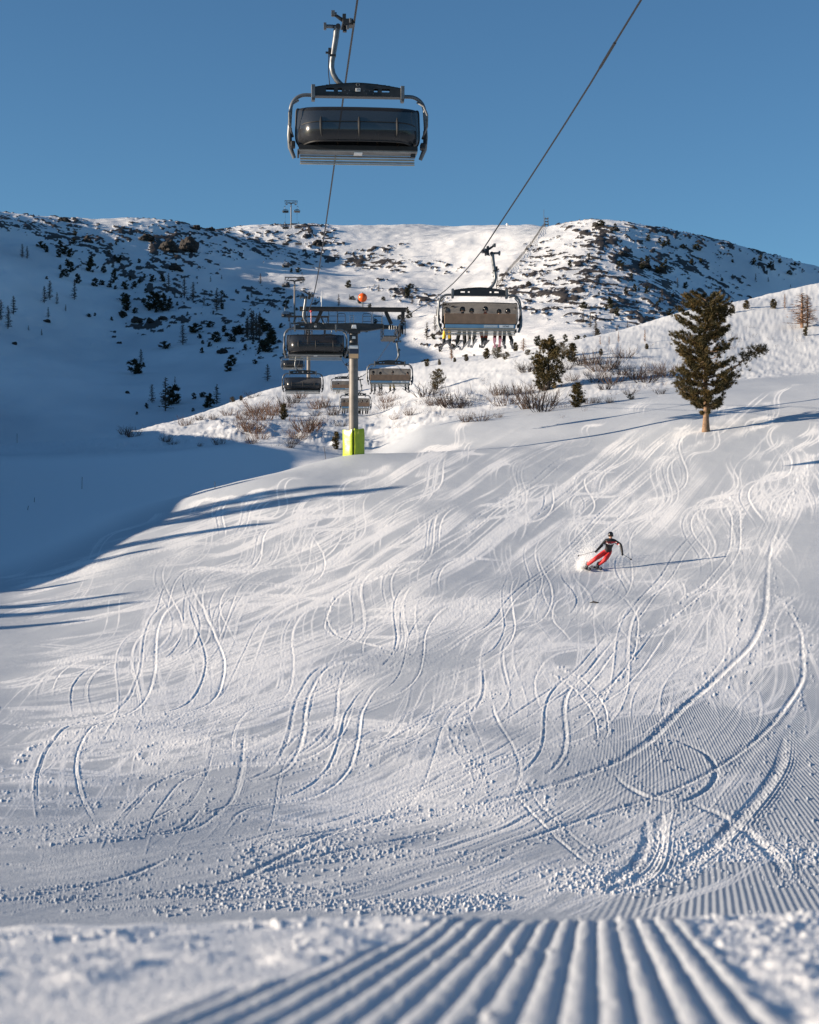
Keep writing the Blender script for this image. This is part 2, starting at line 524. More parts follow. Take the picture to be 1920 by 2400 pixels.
# 3) particular marks that stand out: (points, depth, width)
BIG = [
    ([(1905, 1060), (1845, 1180), (1800, 1320), (1795, 1420), (1770, 1500), (1690, 1580), (1600, 1660), (1520, 1740), (1440, 1790), (1330, 1830), (1130, 1880), (960, 1900), (700, 1960), (450, 2030)], 0.05, 0.16),
    ([(1800, 1380), (1850, 1440), (1880, 1510), (1882, 1580), (1850, 1640), (1790, 1720), (1680, 1800), (1560, 1860), (1430, 1900), (1250, 1960), (1060, 2030)], 0.045, 0.10),
    ([(1420, 1780), (1450, 1830), (1520, 1870), (1590, 1880), (1660, 1850), (1680, 1810), (1655, 1770), (1590, 1740), (1540, 1715)], 0.05, 0.08),
    ([(1400, 1360), (1470, 1410), (1495, 1460), (1490, 1520), (1440, 1600), (1370, 1660), (1330, 1710)], 0.03, 0.05),
    ([(1180, 1830), (1260, 1920), (1330, 1990), (1420, 2060)], 0.028, 0.05), ([(1212, 1825), (1290, 1912), (1370, 1985), (1450, 2040)], 0.024, 0.05),
    ([(1115, 1870), (1090, 1905), (1030, 1940), (930, 1970), (780, 2000), (600, 2050), (420, 2090)], 0.055, 0.10),
    ([(960, 1880), (870, 1905), (760, 1960), (640, 2020), (520, 2070), (300, 2095), (60, 2110)], 0.05, 0.09),
    ([(480, 1845), (478, 1880), (450, 1920), (390, 1950), (280, 1970), (100, 1990)], 0.035, 0.05), ([(425, 1845), (415, 1880), (370, 1915), (280, 1945), (160, 1960)], 0.03, 0.05),
    ([(430, 1995), (360, 2030), (220, 2070), (20, 2095)], 0.045, 0.08),
    ([(470, 1735), (360, 1740), (320, 1760), (322, 1780), (370, 1800)], 0.03, 0.04), ([(300, 1695), (140, 1730), (50, 1765), (30, 1790)], 0.03, 0.04),
    ([(1840, 1700), (1830, 1780), (1790, 1850), (1730, 1920), (1660, 1990), (1560, 2060)], 0.06, 0.16),
    ([(1560, 1880), (1545, 1940), (1535, 2000), (1500, 2060), (1400, 2100)], 0.06, 0.14), ([(1510, 1905), (1520, 1960), (1490, 2030), (1390, 2090)], 0.06, 0.14),
    ([(1590, 1870), (1700, 1920), (1790, 1985), (1830, 2040), (1800, 2090)], 0.045, 0.12),
    ([(1060, 1660), (1045, 1720), (1060, 1760), (1090, 1800), (1105, 1840), (1060, 1870)], 0.03, 0.04), ([(1165, 1620), (1080, 1690), (1070, 1740), (1110, 1790), (1130, 1850), (1100, 1890)], 0.03, 0.04),
    ([(1305, 1565), (1370, 1600), (1420, 1670), (1425, 1720), (1390, 1755)], 0.03, 0.035), ([(1290, 1580), (1350, 1620), (1395, 1690), (1400, 1730), (1370, 1755)], 0.03, 0.035),
    ([(1730, 1420), (1720, 1500), (1650, 1600), (1560, 1680), (1510, 1730), (1530, 1770), (1600, 1810)], 0.03, 0.05),
    ([(780, 1400), (765, 1440), (780, 1480), (850, 1510), (960, 1540)], 0.03, 0.04), ([(960, 1330), (840, 1370), (775, 1420), (760, 1470), (800, 1500)], 0.03, 0.04),
    ([(1695, 1150), (1735, 1210), (1735, 1280), (1690, 1350), (1600, 1430), (1500, 1500)], 0.03, 0.05), ([(1680, 1165), (1715, 1220), (1712, 1280), (1665, 1350), (1580, 1420)], 0.03, 0.05),
]
for pts, dep, wd in BIG:
    p = np.array(pts, float)
    t = np.linspace(0, len(p) - 1, len(p) * 24)
    q = pchip(np.arange(len(p)), p, t)
    gx, gy = img2ground(q[:, 0], q[:, 1])
    ker = np.ones(9) / 9
    gy = np.convolve(np.pad(gy, 4, 'edge'), ker, 'valid'); gx = np.convolve(np.pad(gx, 4, 'edge'), ker, 'valid')
    nearf = float(np.interp(np.median(gy), [12, 30], [0.85, 1.0]))
    mod = 0.35 + 0.65 * np.clip(0.5 + 1.6 * fbm(np.linspace(0, 9, len(gx)) + 13 * RNG.random(), np.zeros(len(gx)), 2, 5), 0, 1)
    g = groove(gx, gy, dep * nearf * 0.85, wd * 0.8, dep * 0.5, 1, 0.45, 0.26)
    crumbs(*g, int(len(g[0]) * 1.1), wd * 1.6, 0.024, 1)
    crumbs(*g, int(len(g[0]) * 0.3), wd * 1.3, 0.016, -1)

# 4) loose clods over the lower run, in drifts
CL = [(1650, 2010, 190, 70, 8000), (1450, 2070, 170, 45, 5000), (1620, 1930, 120, 50, 1500), (300, 1960, 330, 45, 4200), (600, 2010, 330, 40, 3600), (250, 1860, 300, 40, 2200), (900, 1990, 230, 30, 2600),
      (500, 2105, 600, 26, 6500), (1150, 2112, 500, 22, 4500), (1850, 2040, 110, 60, 3000), (1250, 1780, 150, 30, 1200), (1180, 1890, 130, 40, 1500), (300, 1720, 320, 50, 1500), (700, 1760, 300, 50, 1500), (1700, 1820, 240, 150, 400)]
for cx, cy, rx, ry, n in CL:
    n = int(n * (1.0 if cy > 2090 else 0.5))
    x = cx + RNG.normal(0, rx * 0.6, n); y = np.clip(cy + RNG.normal(0, ry * 0.6, n), 900, 2160)
    gx, gy = img2ground(x, y)
    keep = fbm(gx * 0.9, gy * 0.9, 3, 61) > -0.02
    gx, gy = gx[keep], gy[keep]
    h = (0.003 + 0.042 * RNG.random(len(gx)) ** 4.5) * np.interp(gy, [9, 18, 30, 80], [0.36, 0.26, 0.30, 0.5])
    big = RNG.random(len(gx)) < 0.25
    splat(BZ, gx[~big], gy[~big], h[~big], 0.6, 1)
    splat(BZ, gx[big], gy[big], h[big], 1.0, 2)
    splat(PW, gx, gy, 0.7, 1.0, 1)

pwn = fbm(PX[:, c0:c0 + NF] * 0.35, PY[:, c0:c0 + NF] * 0.12, 4, 71)
pmask = PM[:, c0:c0 + NF]
P4 = np.pad(PW, 2, 'edge')
soft = sum(P4[2 + i:2 + i + NR, 2 + j:2 + j + NF] for i in (-1, 0, 1) for j in (-2, -1, 0, 1, 2)) / 15.0
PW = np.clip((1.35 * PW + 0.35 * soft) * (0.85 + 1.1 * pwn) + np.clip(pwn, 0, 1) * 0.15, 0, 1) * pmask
PW = sstep(0.05, 0.9, PW) * np.where(Dg[:, c0:c0 + NF] > 82, 0.55 + 0.45 * sstep(300, 700, XX[:, c0:c0 + NF]), 1.0)  # streak colour muted where the bank's shade falls
TR = np.where(GZ > 0.004, -GZ, 0) + BZ * np.where(GZ > 0.012, 0.25, 1.0)
# churned powder is bumpier than the groomed surface
TR = TR + PW * 0.007 * (RNG.random(TR.shape) - 0.4) * np.interp(Dg[:, c0:c0 + NF], [10, 60], [0.30, 0.8])
Zg[:, c0:c0 + NF] += TR * pmask
POW_LIFT = np.zeros_like(Zg); POW_LIFT[:, c0:c0 + NF] = PW
POW_LIFT = np.maximum(POW_LIFT, KM * 0.42)
POW_LIFT = np.maximum(POW_LIFT, 0.75 * sstep(0, 14, Dg - np.interp(XX, [0, 330, 640, 850, 1000], [84, 100, 112, 119, 136])) * (1 - KM) * sstep(900, 700, XX))  # gully snow whitened to brighten the shade lying on it

# ------------------------------------------------------------------ corduroy strip right in front of the lens
ca = math.atan((1395 - 960) / F)
S = PX * math.cos(ca) - PY * math.sin(ca)
CORD = S + 0.0
wl = 0.034
near = 1 - sstep(3.6, 4.2, Dg)
wig = 0.0035 * fbm(PX * 1.2 + 5, PY * 0.9, 2, 41)
ph = (S + wig) / wl
rid = np.abs(np.sin(math.pi * ph)) ** 0.6
rid = rid - 0.25 * np.clip(fbm(PX * 60, PY * 14, 3, 49) + 0.05, 0, 1)
edge_l = -0.42 + 0.075 * (Dg - 1.4) + 0.05 * fbm(PX * 6, PY * 3, 3, 43)
edge_r = 0.150 - 0.008 * (Dg - 1.4) + 0.025 * fbm(PX * 9, PY * 4, 3, 47)
strip = sstep(0, 0.05, S - edge_l) * (1 - sstep(0, 0.03, S - edge_r)) * near
amp = 0.0075 * (0.85 + 0.5 * fbm(PX * 8, PY * 3, 2, 53))
Zg += strip * (rid - 0.6) * amp
Zg += near * sstep(2.4, 3.2, Dg) * 0.018 * fbm(PX * 4, PY * 2, 3, 77)
Zg += near * 0.0007 * fbm(PX * 170, PY * 70, 3, 91, 0.7)
side2 = near * (1 - strip)
lft = side2 * (S < -0.1)
rgt = side2 * (S > -0.1)
crum = np.clip(fbm(PX * 42, PY * 22, 3, 59) + 0.06, 0, 1)
drift = np.clip(fbm(PX * 7, PY * 4.5, 3, 67) * 1.6 + 0.15, 0, 1)
Zg += rgt * (0.010 * crum + 0.008 * drift - 0.003)
Zg += lft * (0.006 * crum * drift + 0.0065 * drift - 0.002 + 0.0016 * np.sin(PX * 40 + PY * 190))
# a few clods on the ribs
for (x, y, n) in [(1225, 2235, 26), (1260, 2250, 20), (1060, 2250, 16), (1130, 2380, 10), (700, 2225, 25), (460, 2235, 22), (1010, 2170, 90), (1500, 2160, 120), (1750, 2200, 120), (300, 2190, 160), (1230, 2160, 60), (760, 2170, 120)]:
    for q in range(n):
        xx = x + RNG.normal(0, 30 if n < 40 else 170); yy = min(2390, max(2158, y + RNG.normal(0, 8)))
        d0 = float(np.interp(-yy, -BY_NEAR[1], BY_NEAR[0])) if False else float(np.interp(-yy, [-2400, -2277, -2201, -2158], [1.44, 2.0, 2.6, 3.15]))
        r = np.argmin(np.abs(dr - d0)); c = int(np.argmin(np.abs(Xc - xx)))
        hh = (0.0015 + 0.006 * RNG.random() ** 2.5); rad = hh * 1.1
        r0, r1 = np.searchsorted(dr, [d0 - 0.03, d0 + 0.03])
        cw = int(max(2, rad * 2 / (d0 * 1.98 / F)))
        a, b = max(0, c - cw), min(len(Xc), c + cw + 1)
        gx0 = (xx - 960) / F * d0
        rr2 = ((PX[r0:r1, a:b] - gx0) ** 2 + (PY[r0:r1, a:b] - d0) ** 2) / rad ** 2
        Zg[r0:r1, a:b] += hh * np.sqrt(np.clip(1 - rr2, 0, 1))
POW_LIFT = np.maximum(POW_LIFT, near * (1 - strip) * 0.6 + near * 0.25)
CM = PM * sstep(1250, 1600, XX) * (1 - np.clip(POW_LIFT * 1.6, 0, 1)) * (1 - sstep(45, 70, Dg))
aw = math.atan(0.17)
CORD2 = PX * math.cos(aw) - PY * math.sin(aw) + 0.0016 * (PY - 12) ** 2

VERT = np.stack([PX, PY, Zg], -1)


def snow_material(name, rocky=False):
    m = bpy.data.materials.new(name)
    m.use_nodes = True
    nt = m.node_tree
    L = nt.links.new
    b = nt.nodes["Principled BSDF"]
    b.inputs["Roughness"].default_value = 0.62
    b.inputs["Specular IOR Level"].default_value = 0.25
    tc = nt.nodes.new("ShaderNodeTexCoord")
    pa = nt.nodes.new("ShaderNodeAttribute"); pa.attribute_name = "powder"
    mix = nt.nodes.new("ShaderNodeMixRGB")
    mix.inputs[1].default_value = (0.515, 0.548, 0.585, 1)  # groomed tone, partly real, partly grazing-sun shading put into the colour
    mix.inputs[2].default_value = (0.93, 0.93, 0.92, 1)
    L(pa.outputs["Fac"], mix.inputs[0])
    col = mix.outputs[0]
    n1 = nt.nodes.new("ShaderNodeTexNoise"); n1.inputs["Scale"].default_value = 1.4 if not rocky else 0.25; n1.inputs["Detail"].default_value = 8; n1.inputs["Roughness"].default_value = 0.65
    L(tc.outputs["Object"], n1.inputs["Vector"])
    bp = nt.nodes.new("ShaderNodeBump"); bp.inputs["Strength"].default_value = 0.35; bp.inputs["Distance"].default_value = 0.05 if not rocky else 0.8
    L(n1.outputs[0], bp.inputs["Height"])
    last = bp
    n3 = nt.nodes.new("ShaderNodeTexNoise"); n3.inputs["Scale"].default_value = 60 if not rocky else 2.0; n3.inputs["Detail"].default_value = 5; n3.inputs["Roughness"].default_value = 0.7
    L(tc.outputs["Object"], n3.inputs["Vector"])
    bp3 = nt.nodes.new("ShaderNodeBump"); bp3.inputs["Strength"].default_value = 0.45; bp3.inputs["Distance"].default_value = 0.006 if not rocky else 0.25
    L(n3.outputs[0], bp3.inputs["Height"]); L(bp.outputs[0], bp3.inputs["Normal"])
    last = bp3
    if not rocky:
        n5 = nt.nodes.new("ShaderNodeTexNoise"); n5.inputs["Scale"].default_value = 260; n5.inputs["Detail"].default_value = 3; n5.inputs["Roughness"].default_value = 0.8
        L(tc.outputs["Object"], n5.inputs["Vector"])
        bp5 = nt.nodes.new("ShaderNodeBump"); bp5.inputs["Strength"].default_value = 0.18; bp5.inputs["Distance"].default_value = 0.0025
        L(n5.outputs[0], bp5.inputs["Height"]); L(last.outputs[0], bp5.inputs["Normal"])
        last = bp5
        ca_ = nt.nodes.new("ShaderNodeAttribute"); ca_.attribute_name = "comb"
        cm_ = nt.nodes.new("ShaderNodeAttribute"); cm_.attribute_name = "combed"
        mu = nt.nodes.new("ShaderNodeMath"); mu.operation = 'MULTIPLY'; mu.inputs[1].default_value = 2 * math.pi / 0.045
        si = nt.nodes.new("ShaderNodeMath"); si.operation = 'SINE'
        m2 = nt.nodes.new("ShaderNodeMath"); m2.operation = 'MULTIPLY'
        L(ca_.outputs["Fac"], mu.inputs[0]); L(mu.outputs[0], si.inputs[0]); L(si.outputs[0], m2.inputs[0]); L(cm_.outputs["Fac"], m2.inputs[1])
        bp4 = nt.nodes.new("ShaderNodeBump"); bp4.inputs["Strength"].default_value = 0.42; bp4.inputs["Distance"].default_value = 0.004
        L(m2.outputs[0], bp4.inputs["Height"]); L(last.outputs[0], bp4.inputs["Normal"])
        last = bp4
    else:
        ra = nt.nodes.new("ShaderNodeAttribute"); ra.attribute_name = "rock"
        n4 = nt.nodes.new("ShaderNodeTexNoise"); n4.inputs["Scale"].default_value = 0.35; n4.inputs["Detail"].default_value = 8; n4.inputs["Roughness"].default_value = 0.75
        L(tc.outputs["Object"], n4.inputs["Vector"])
        ad = nt.nodes.new("ShaderNodeMath"); ad.operation = 'ADD'; L(ra.outputs["Fac"], ad.inputs[0])
        sb = nt.nodes.new("ShaderNodeMath"); sb.operation = 'SUBTRACT'; sb.inputs[1].default_value = 0.5; L(n4.outputs[0], sb.inputs[0])
        L(sb.outputs[0], ad.inputs[1])
        rp = nt.nodes.new("ShaderNodeMapRange"); rp.inputs[1].default_value = 0.24; rp.inputs[2].default_value = 0.44
        L(ad.outputs[0], rp.inputs[0])
        rc = nt.nodes.new("ShaderNodeMixRGB"); rc.inputs[1].default_value = (0.028, 0.025, 0.023, 1); rc.inputs[2].default_value = (0.085, 0.07, 0.058, 1)
        L(n3.outputs[0], rc.inputs[0])
        mr = nt.nodes.new("ShaderNodeMixRGB"); L(rp.outputs[0], mr.inputs[0]); L(col, mr.inputs[1]); L(rc.outputs[0], mr.inputs[2])
        col = mr.outputs[0]
    L(col, b.inputs["Base Color"])
    L(last.outputs[0], b.inputs["Normal"])
    return m


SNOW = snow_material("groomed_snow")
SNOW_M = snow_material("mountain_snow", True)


def grid_object(name, V, face_mask, attrs, m, label=None):
    nr, nc = V.shape[:2]
    idx = np.arange(nr * nc).reshape(nr, nc)
    f = np.stack([idx[:-1, :-1], idx[:-1, 1:], idx[1:, 1:], idx[1:, :-1]], -1)
    f = f[face_mask] if face_mask is not None else f.reshape(-1, 4)
    used = np.unique(f)
    remap = np.full(nr * nc, -1, np.int64); remap[used] = np.arange(len(used))
    me = np_mesh(name, V.reshape(-1, 3)[used], remap[f])
    for k, a in attrs.items():
        at = me.attributes.new(k, 'FLOAT', 'POINT')
        at.data.foreach_set("value", np.ascontiguousarray(a.reshape(-1)[used], dtype=np.float32))
    o = link(name, me, m)
    o["kind"] = "structure"
    if label: o["label"] = label
    return o


dmid = Dg[:-1, :-1]
kmid = np.repeat(knee[None, :-1], NR - 1, 0)
att = {"powder": POW_LIFT, "comb": CORD2, "combed": CM}  # powder holds loose snow plus the gully's painted lift
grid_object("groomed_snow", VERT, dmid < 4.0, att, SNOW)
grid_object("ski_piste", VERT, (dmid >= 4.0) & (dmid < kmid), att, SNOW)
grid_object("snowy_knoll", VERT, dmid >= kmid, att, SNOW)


def ground_z(x, y):
    """height of the near ground under a world point"""
    X = 960 + F * x / y
    c = int(np.clip(np.searchsorted(Xc, X) - 1, 0, len(Xc) - 2)); r = int(np.clip(np.searchsorted(dr, y) - 1, 0, NR - 2))
    a = (X - Xc[c]) / (Xc[c + 1] - Xc[c]); b_ = (y - dr[r]) / (dr[r + 1] - dr[r])
    return float((Zg[r, c] * (1 - a) + Zg[r, c + 1] * a) * (1 - b_) + (Zg[r + 1, c] * (1 - a) + Zg[r + 1, c + 1] * a) * b_)


def at(X, d):
    x = (X - 960) / F * d
    return Vector((x, d, ground_z(x, d)))


def on_ground(X, Y, dmin=9, dmax=300):
    """first visible ground point along a line of sight"""
    c = int(np.argmin(np.abs(Xc - X)))
    yy = HZ - F * Zg[:, c] / dr
    rr = np.where((dr > dmin) & (dr < dmax) & (yy <= Y))[0]
    d = dr[rr[0]] if len(rr) else dmax
    return at(X, d)


# ------------------------------------------------------------------ mountain
MD = [230, 300, 350, 400, 450, 500, 600, 700, 800, 850, 900, 950, 1000, 1040, 1100, 1300, 1700]
MY = {
    -9000: [640, 560, 520, 480, 440, 400, 320, 250, 190, 170, 160, 160, 170, 190, 230, 350, 600],
    -3000: [780, 680, 590, 520, 460, 410, 350, 290, 230, 210, 200, 200, 220, 250, 300, 420, 700],
    -1200: [760, 650, 545, 470, 420, 390, 360, 340, 338, 360, 380, 410, 440, 470, 520, 650, 850],
    -400: [1050, 950, 850, 750, 670, 600, 500, 440, 434, 455, 480, 520, 560, 600, 650, 780, 950],
    0: [1250, 1190, 1120, 1050, 970, 900, 765, 630, 520, 497, 510, 560, 600, 640, 700, 820, 1000],
    330: [1230, 1180, 1130, 1075, 1010, 950, 850, 730, 610, 560, 515, 506, 530, 570, 640, 780, 1000],
    640: [1200, 1150, 1095, 1040, 985, 930, 840, 745, 660, 624, 592, 566, 528, 523, 545, 700, 950],
    850: [1180, 1120, 1055, 1000, 950, 905, 830, 752, 668, 636, 612, 576, 540, 527, 540, 680, 930],
    1000: [1160, 1095, 1030, 970, 915, 870, 800, 738, 665, 632, 598, 565, 540, 530, 540, 670, 920],
    1240: [1120, 1050, 980, 910, 855, 810, 745, 685, 615, 580, 550, 528, 524, 535, 570, 720, 950],
    1390: [1100, 1030, 950, 880, 830, 790, 730, 665, 590, 553, 521, 535, 560, 590, 640, 800, 1000],
    1650: [1080, 1000, 930, 880, 845, 815, 770, 725, 660, 615, 564, 575, 600, 630, 680, 820, 1000],
    1920: [1050, 990, 940, 905, 885, 865, 835, 800, 740, 690, 634, 645, 670, 700, 740, 860, 1020],
    2600: [900, 870, 850, 850, 850, 850, 840, 820, 790, 770, 755, 760, 780, 800, 830, 900, 1050],
    4500: [800, 820, 850, 880, 900, 920, 940, 940, 940, 940, 940, 950, 960, 970, 990, 1020, 1080],
    9000: [800, 840, 880, 900, 920, 940, 960, 980, 990, 990, 1000, 1000, 1010, 1010, 1020, 1040, 1090],
}
MBX = sorted(MY)
MT = np.array([MY[b] for b in MBX], float).T
NFm = 640
XFm = np.linspace(-30, 1950, NFm)
XLm = -30 - (np.geomspace(1, 60, 34) - 1) * 8970 / 59
XRm = 1950 + (np.geomspace(1, 60, 20) - 1) * 7050 / 59
Xm = np.concatenate([XLm[::-1][:-1], XFm, XRm[1:]])
dm1 = np.concatenate([np.linspace(235, 360, 16)[:-1], np.linspace(360, 1060, 330)[:-1], np.linspace(1060, 1700, 12)])
tm = pchip(np.log(np.array(MD, float)), MT, np.log(dm1))
Ym = pchip(np.array(MBX, float), tm.T, Xm).T
Dm = np.repeat(dm1[:, None], len(Xm), 1)
Um = np.repeat(((Xm - 960) / F)[None, :], len(dm1), 0)
MX = Um * Dm; MYY = Dm
XM = np.repeat(Xm[None, :], len(dm1), 0)
Zm = (HZ - Ym) / F * Dm
inner = sstep(330, 420, Dm)
Zm += inner * (4.5 * fbm(MX / 85, MYY / 120, 2, 101) + 1.5 * fbm(MX / 22, MYY / 34, 3, 107) + 0.45 * fbm(MX / 6, MYY / 9, 2, 109))
YM = HZ - F * Zm / Dm


def blob(cx, cy, rx, ry, ang, wgt):
    a = R(ang)
    dx = XM - cx; dy = YM - cy
    u = (dx * math.cos(a) + dy * math.sin(a)) / rx; v = (-dx * math.sin(a) + dy * math.cos(a)) / ry
    return wgt * np.exp(-(u * u + v * v) * 0.8)


reg = np.zeros_like(Zm)
for q in [(110, 548, 150, 16, 22, .7), (40, 530, 90, 14, 15, .5), (260, 600, 130, 16, 32, .55), (205, 560, 60, 26, 20, .55), (160, 522, 50, 14, 20, .5),
          (300, 548, 45, 16, -15, .6), (400, 580, 70, 30, 28, .95), (440, 560, 50, 24, 15, .6), (400, 635, 40, 26, 15, .7), (480, 540, 60, 16, 5, .55), (330, 660, 120, 30, 20, .4),
          (430, 700, 90, 35, 30, .35), (350, 765, 70, 12, -10, .7), (600, 575, 70, 28, 5, .45), (720, 545, 60, 22, 20, .55), (700, 610, 60, 20, 0, .3), (850, 612, 140, 14, 6, .75), (900, 590, 60, 10, -8, .3),
          (560, 760, 110, 50, 20, .3), (640, 700, 80, 30, 0, .28), (960, 690, 70, 14, 15, .45), (1050, 790, 60, 20, 0, .3),
          (1430, 560, 70, 22, 40, .75), (1440, 600, 110, 30, 35, .7), (1500, 640, 130, 34, 38, .65), (1560, 610, 90, 22, 35, .6), (1390, 640, 110, 40, 20, .5), (1350, 690, 130, 46, 10, .45), (1480, 720, 150, 36, 15, .5),
          (1620, 620, 110, 30, 20, .45), (1700, 570, 90, 16, 15, .5), (1620, 560, 80, 12, 15, .5), (1800, 620, 110, 20, 15, .3), (1650, 690, 120, 26, 15, .35), (1250, 690, 70, 30, 20, .5), (1560, 545, 80, 12, 12, .5), (1330, 650, 60, 20, 0, .35)]:
    reg = np.maximum(reg, blob(*q))
rn = fbm(MX / 4 + MYY / 30, MYY / 8, 4, 121, 0.7)
rn2 = fbm(MX / 1.6, MYY / 3.6, 2, 127)
rock = np.clip(reg * 1.0 + rn * 0.95 + rn2 * 0.5 - 0.06, 0, 1) * (reg > 0.06)
rock = sstep(0.36, 0.6, rock)
Zm += inner * rock * (0.35 + 0.8 * np.clip(rn, 0, 1))
VM = np.stack([MX, MYY, Zm], -1)
powm = np.clip(0.64 + 0.6 * fbm(MX / 30, MYY / 60, 3, 131), 0.2, 0.9)
grid_object("mountain", VM, None, {"powder": powm, "rock": rock * 0.75}, SNOW_M)


def mountain_at(X, Y, dmin=360):
    c = int(np.argmin(np.abs(Xm - X)))
    yy = HZ - F * Zm[:, c] / dm1
    # the visible point: first distance whose sight line reaches up to Y
    rr = np.where((dm1 > dmin) & (yy <= Y))[0]
    r = rr[0] if len(rr) else int(np.argmin(yy))
    d = dm1[r]
    return Vector(((X - 960) / F * d, d, float(Zm[r, c])))


# snow behind the camera, so that the ground goes on in every direction
nb = 24
yy = np.linspace(0.52, -60, nb); xx = np.linspace(-60, 60, nb)
vb = np.array([[x, y, -0.23 - 0.10 * (0.5 - y) * 0.0 + 0.02 * max(0, -y) + 0.03 * fbm(np.array(x / 5), np.array(y / 5), 2, 7)] for y in yy for x in xx])
ib = np.arange(nb * nb).reshape(nb, nb)
fb = np.stack([ib[:-1, :-1], ib[1:, :-1], ib[1:, 1:], ib[:-1, 1:]], -1).reshape(-1, 4)
mb_ = np_mesh("snow_field", vb, fb)
tag(link("snow_field", mb_, SNOW), kind="structure")
if 0: np.save('/tmp/pw.npy', PW); np.save('/tmp/yf.npy', Yf)
# ------------------------------------------------------------------ mesh building helpers
class MB:
    def __init__(self):
        self.v = []; self.f = []

    def add(self, vs, fs):
        n = len(self.v)
        self.v += [tuple(v) for v in vs]
        self.f += [tuple(i + n for i in f) for f in fs]
        return self

    def box(self, c, s, rot=None, taper=1.0):
        vs = []
        for z in (-.5, .5):
            k = 1.0 if z < 0 else taper
            for y in (-.5, .5):
                for x in (-.5, .5):
                    p = Vector((x * s[0] * k, y * s[1] * k, z * s[2]))
                    if rot is not None: p = rot @ p
                    vs.append(p + Vector(c))
        return self.add(vs, [(0, 2, 3, 1), (4, 5, 7, 6), (0, 1, 5, 4), (2, 6, 7, 3), (0, 4, 6, 2), (1, 3, 7, 5)])

    def tube(self, pts, r, n=8, caps=True):
        pts = [Vector(p) for p in pts]
        rs = r if isinstance(r, (list, tuple)) else [r] * len(pts)
        vs = []; up = None
        for i, p in enumerate(pts):
            a = pts[max(0, i - 1)]; b = pts[min(len(pts) - 1, i + 1)]
            t = (b - a).normalized()
            if up is None:
                up = t.orthogonal().normalized()
            else:
                up = (up - t * up.dot(t)).normalized()
            w = t.cross(up)
            for k in range(n):
                an = 2 * math.pi * k / n
                vs.append(p + (up * math.cos(an) + w * math.sin(an)) * rs[i])
        fs = []
        for i in range(len(pts) - 1):
            for k in range(n):
                a = i * n + k; b = i * n + (k + 1) % n
                fs.append((a, b, b + n, a + n))
        if caps:
            fs.append(tuple(range(n))[::-1]); fs.append(tuple(range((len(pts) - 1) * n, len(pts) * n)))
        return self.add(vs, fs)

    def sphere(self, c, r, nu=14, nv=9, sc_=(1, 1, 1)):
        vs = []
        for j in range(nv + 1):
            th = math.pi * j / nv
            for i in range(nu):
                ph = 2 * math.pi * i / nu
                vs.append((c[0] + r * sc_[0] * math.sin(th) * math.cos(ph), c[1] + r * sc_[1] * math.sin(th) * math.sin(ph), c[2] + r * sc_[2] * math.cos(th)))
        fs = [(j * nu + i, (j + 1) * nu + i, (j + 1) * nu + (i + 1) % nu, j * nu + (i + 1) % nu) for j in range(nv) for i in range(nu)]
        return self.add(vs, fs)

    def disc_x(self, c, r, w, n=16):
        return self.tube([(c[0] - w / 2, c[1], c[2]), (c[0] + w / 2, c[1], c[2])], r, n)

    def mesh(self, name, smooth=False):
        me = bpy.data.meshes.new(name)
        me.from_pydata(self.v, [], self.f)
        me.update()
        bm = bmesh.new(); bm.from_mesh(me)
        bmesh.ops.remove_doubles(bm, verts=bm.verts, dist=1e-5)
        bmesh.ops.recalc_face_normals(bm, faces=bm.faces)
        if smooth:
            for f in bm.faces: f.smooth = True
            for e in bm.edges:
                if len(e.link_faces) == 2 and e.calc_face_angle(0) > 0.7: e.smooth = False
        bm.to_mesh(me); bm.free()
        return me

    def build(self, name, m, parent=None, loc=None, smooth=False, bevel=0.0, kind=None, label=None):
        o = link(name, self.mesh(name, smooth), m, parent, loc)
        if bevel > 0:
            b = o.modifiers.new("bevel", 'BEVEL'); b.width = bevel; b.segments = 2; b.limit_method = 'ANGLE'
        if kind: o["kind"] = kind
        if label: o["label"] = label
        return o


def arc(c, r, a0, a1, n, ax=(1, 0, 0), ay=(0, 0, 1)):
    c = Vector(c); ax = Vector(ax); ay = Vector(ay)
    return [c + ax * r * math.cos(a0 + (a1 - a0) * i / n) + ay * r * math.sin(a0 + (a1 - a0) * i / n) for i in range(n + 1)]


def text_mesh(s, size, depth=0.002):
    cu = bpy.data.curves.new("lettering", 'FONT')
    cu.body = s; cu.size = size; cu.align_x = 'CENTER'; cu.align_y = 'CENTER'; cu.extrude = depth
    cu.resolution_u = 3
    o = bpy.data.objects.new("lettering_source", cu)
    COL.objects.link(o)
    dg = bpy.context.evaluated_depsgraph_get()
    me = bpy.data.meshes.new_from_object(o.evaluated_get(dg))
    bpy.data.objects.remove(o); bpy.data.curves.remove(cu)
    return me


STEEL = mat("galvanised_steel", (0.15, 0.16, 0.17), 0.42, 0.55, noise=0.25, nscale=6)
STEEL_P = mat("pole_steel", (0.165, 0.15, 0.135), 0.55, 0.15, noise=0.22, nscale=2.0)
DARK = mat("dark_painted_steel", (0.022, 0.024, 0.028), 0.45, 0.1, noise=0.3, nscale=5)
BROWN = mat("dark_weathered_steel", (0.030, 0.024, 0.022), 0.6, 0.1, noise=0.35, nscale=2)
BLACK = mat("black_rubber", (0.012, 0.012, 0.013), 0.6)
CUSH = mat("black_upholstery", (0.012, 0.013, 0.015), 0.7, noise=0.2, nscale=12)
TAN = mat("brown_seat_shell", (0.225, 0.145, 0.095), 0.6, noise=0.15, nscale=5)
ALU = mat("aluminium_slats", (0.30, 0.30, 0.295), 0.45, 0.5, noise=0.15, nscale=4)
WHITE = mat("white_enamel", (0.75, 0.75, 0.74), 0.4)
BLUEP = mat("blue_panel", (0.13, 0.27, 0.42), 0.4, noise=0.1, nscale=3)
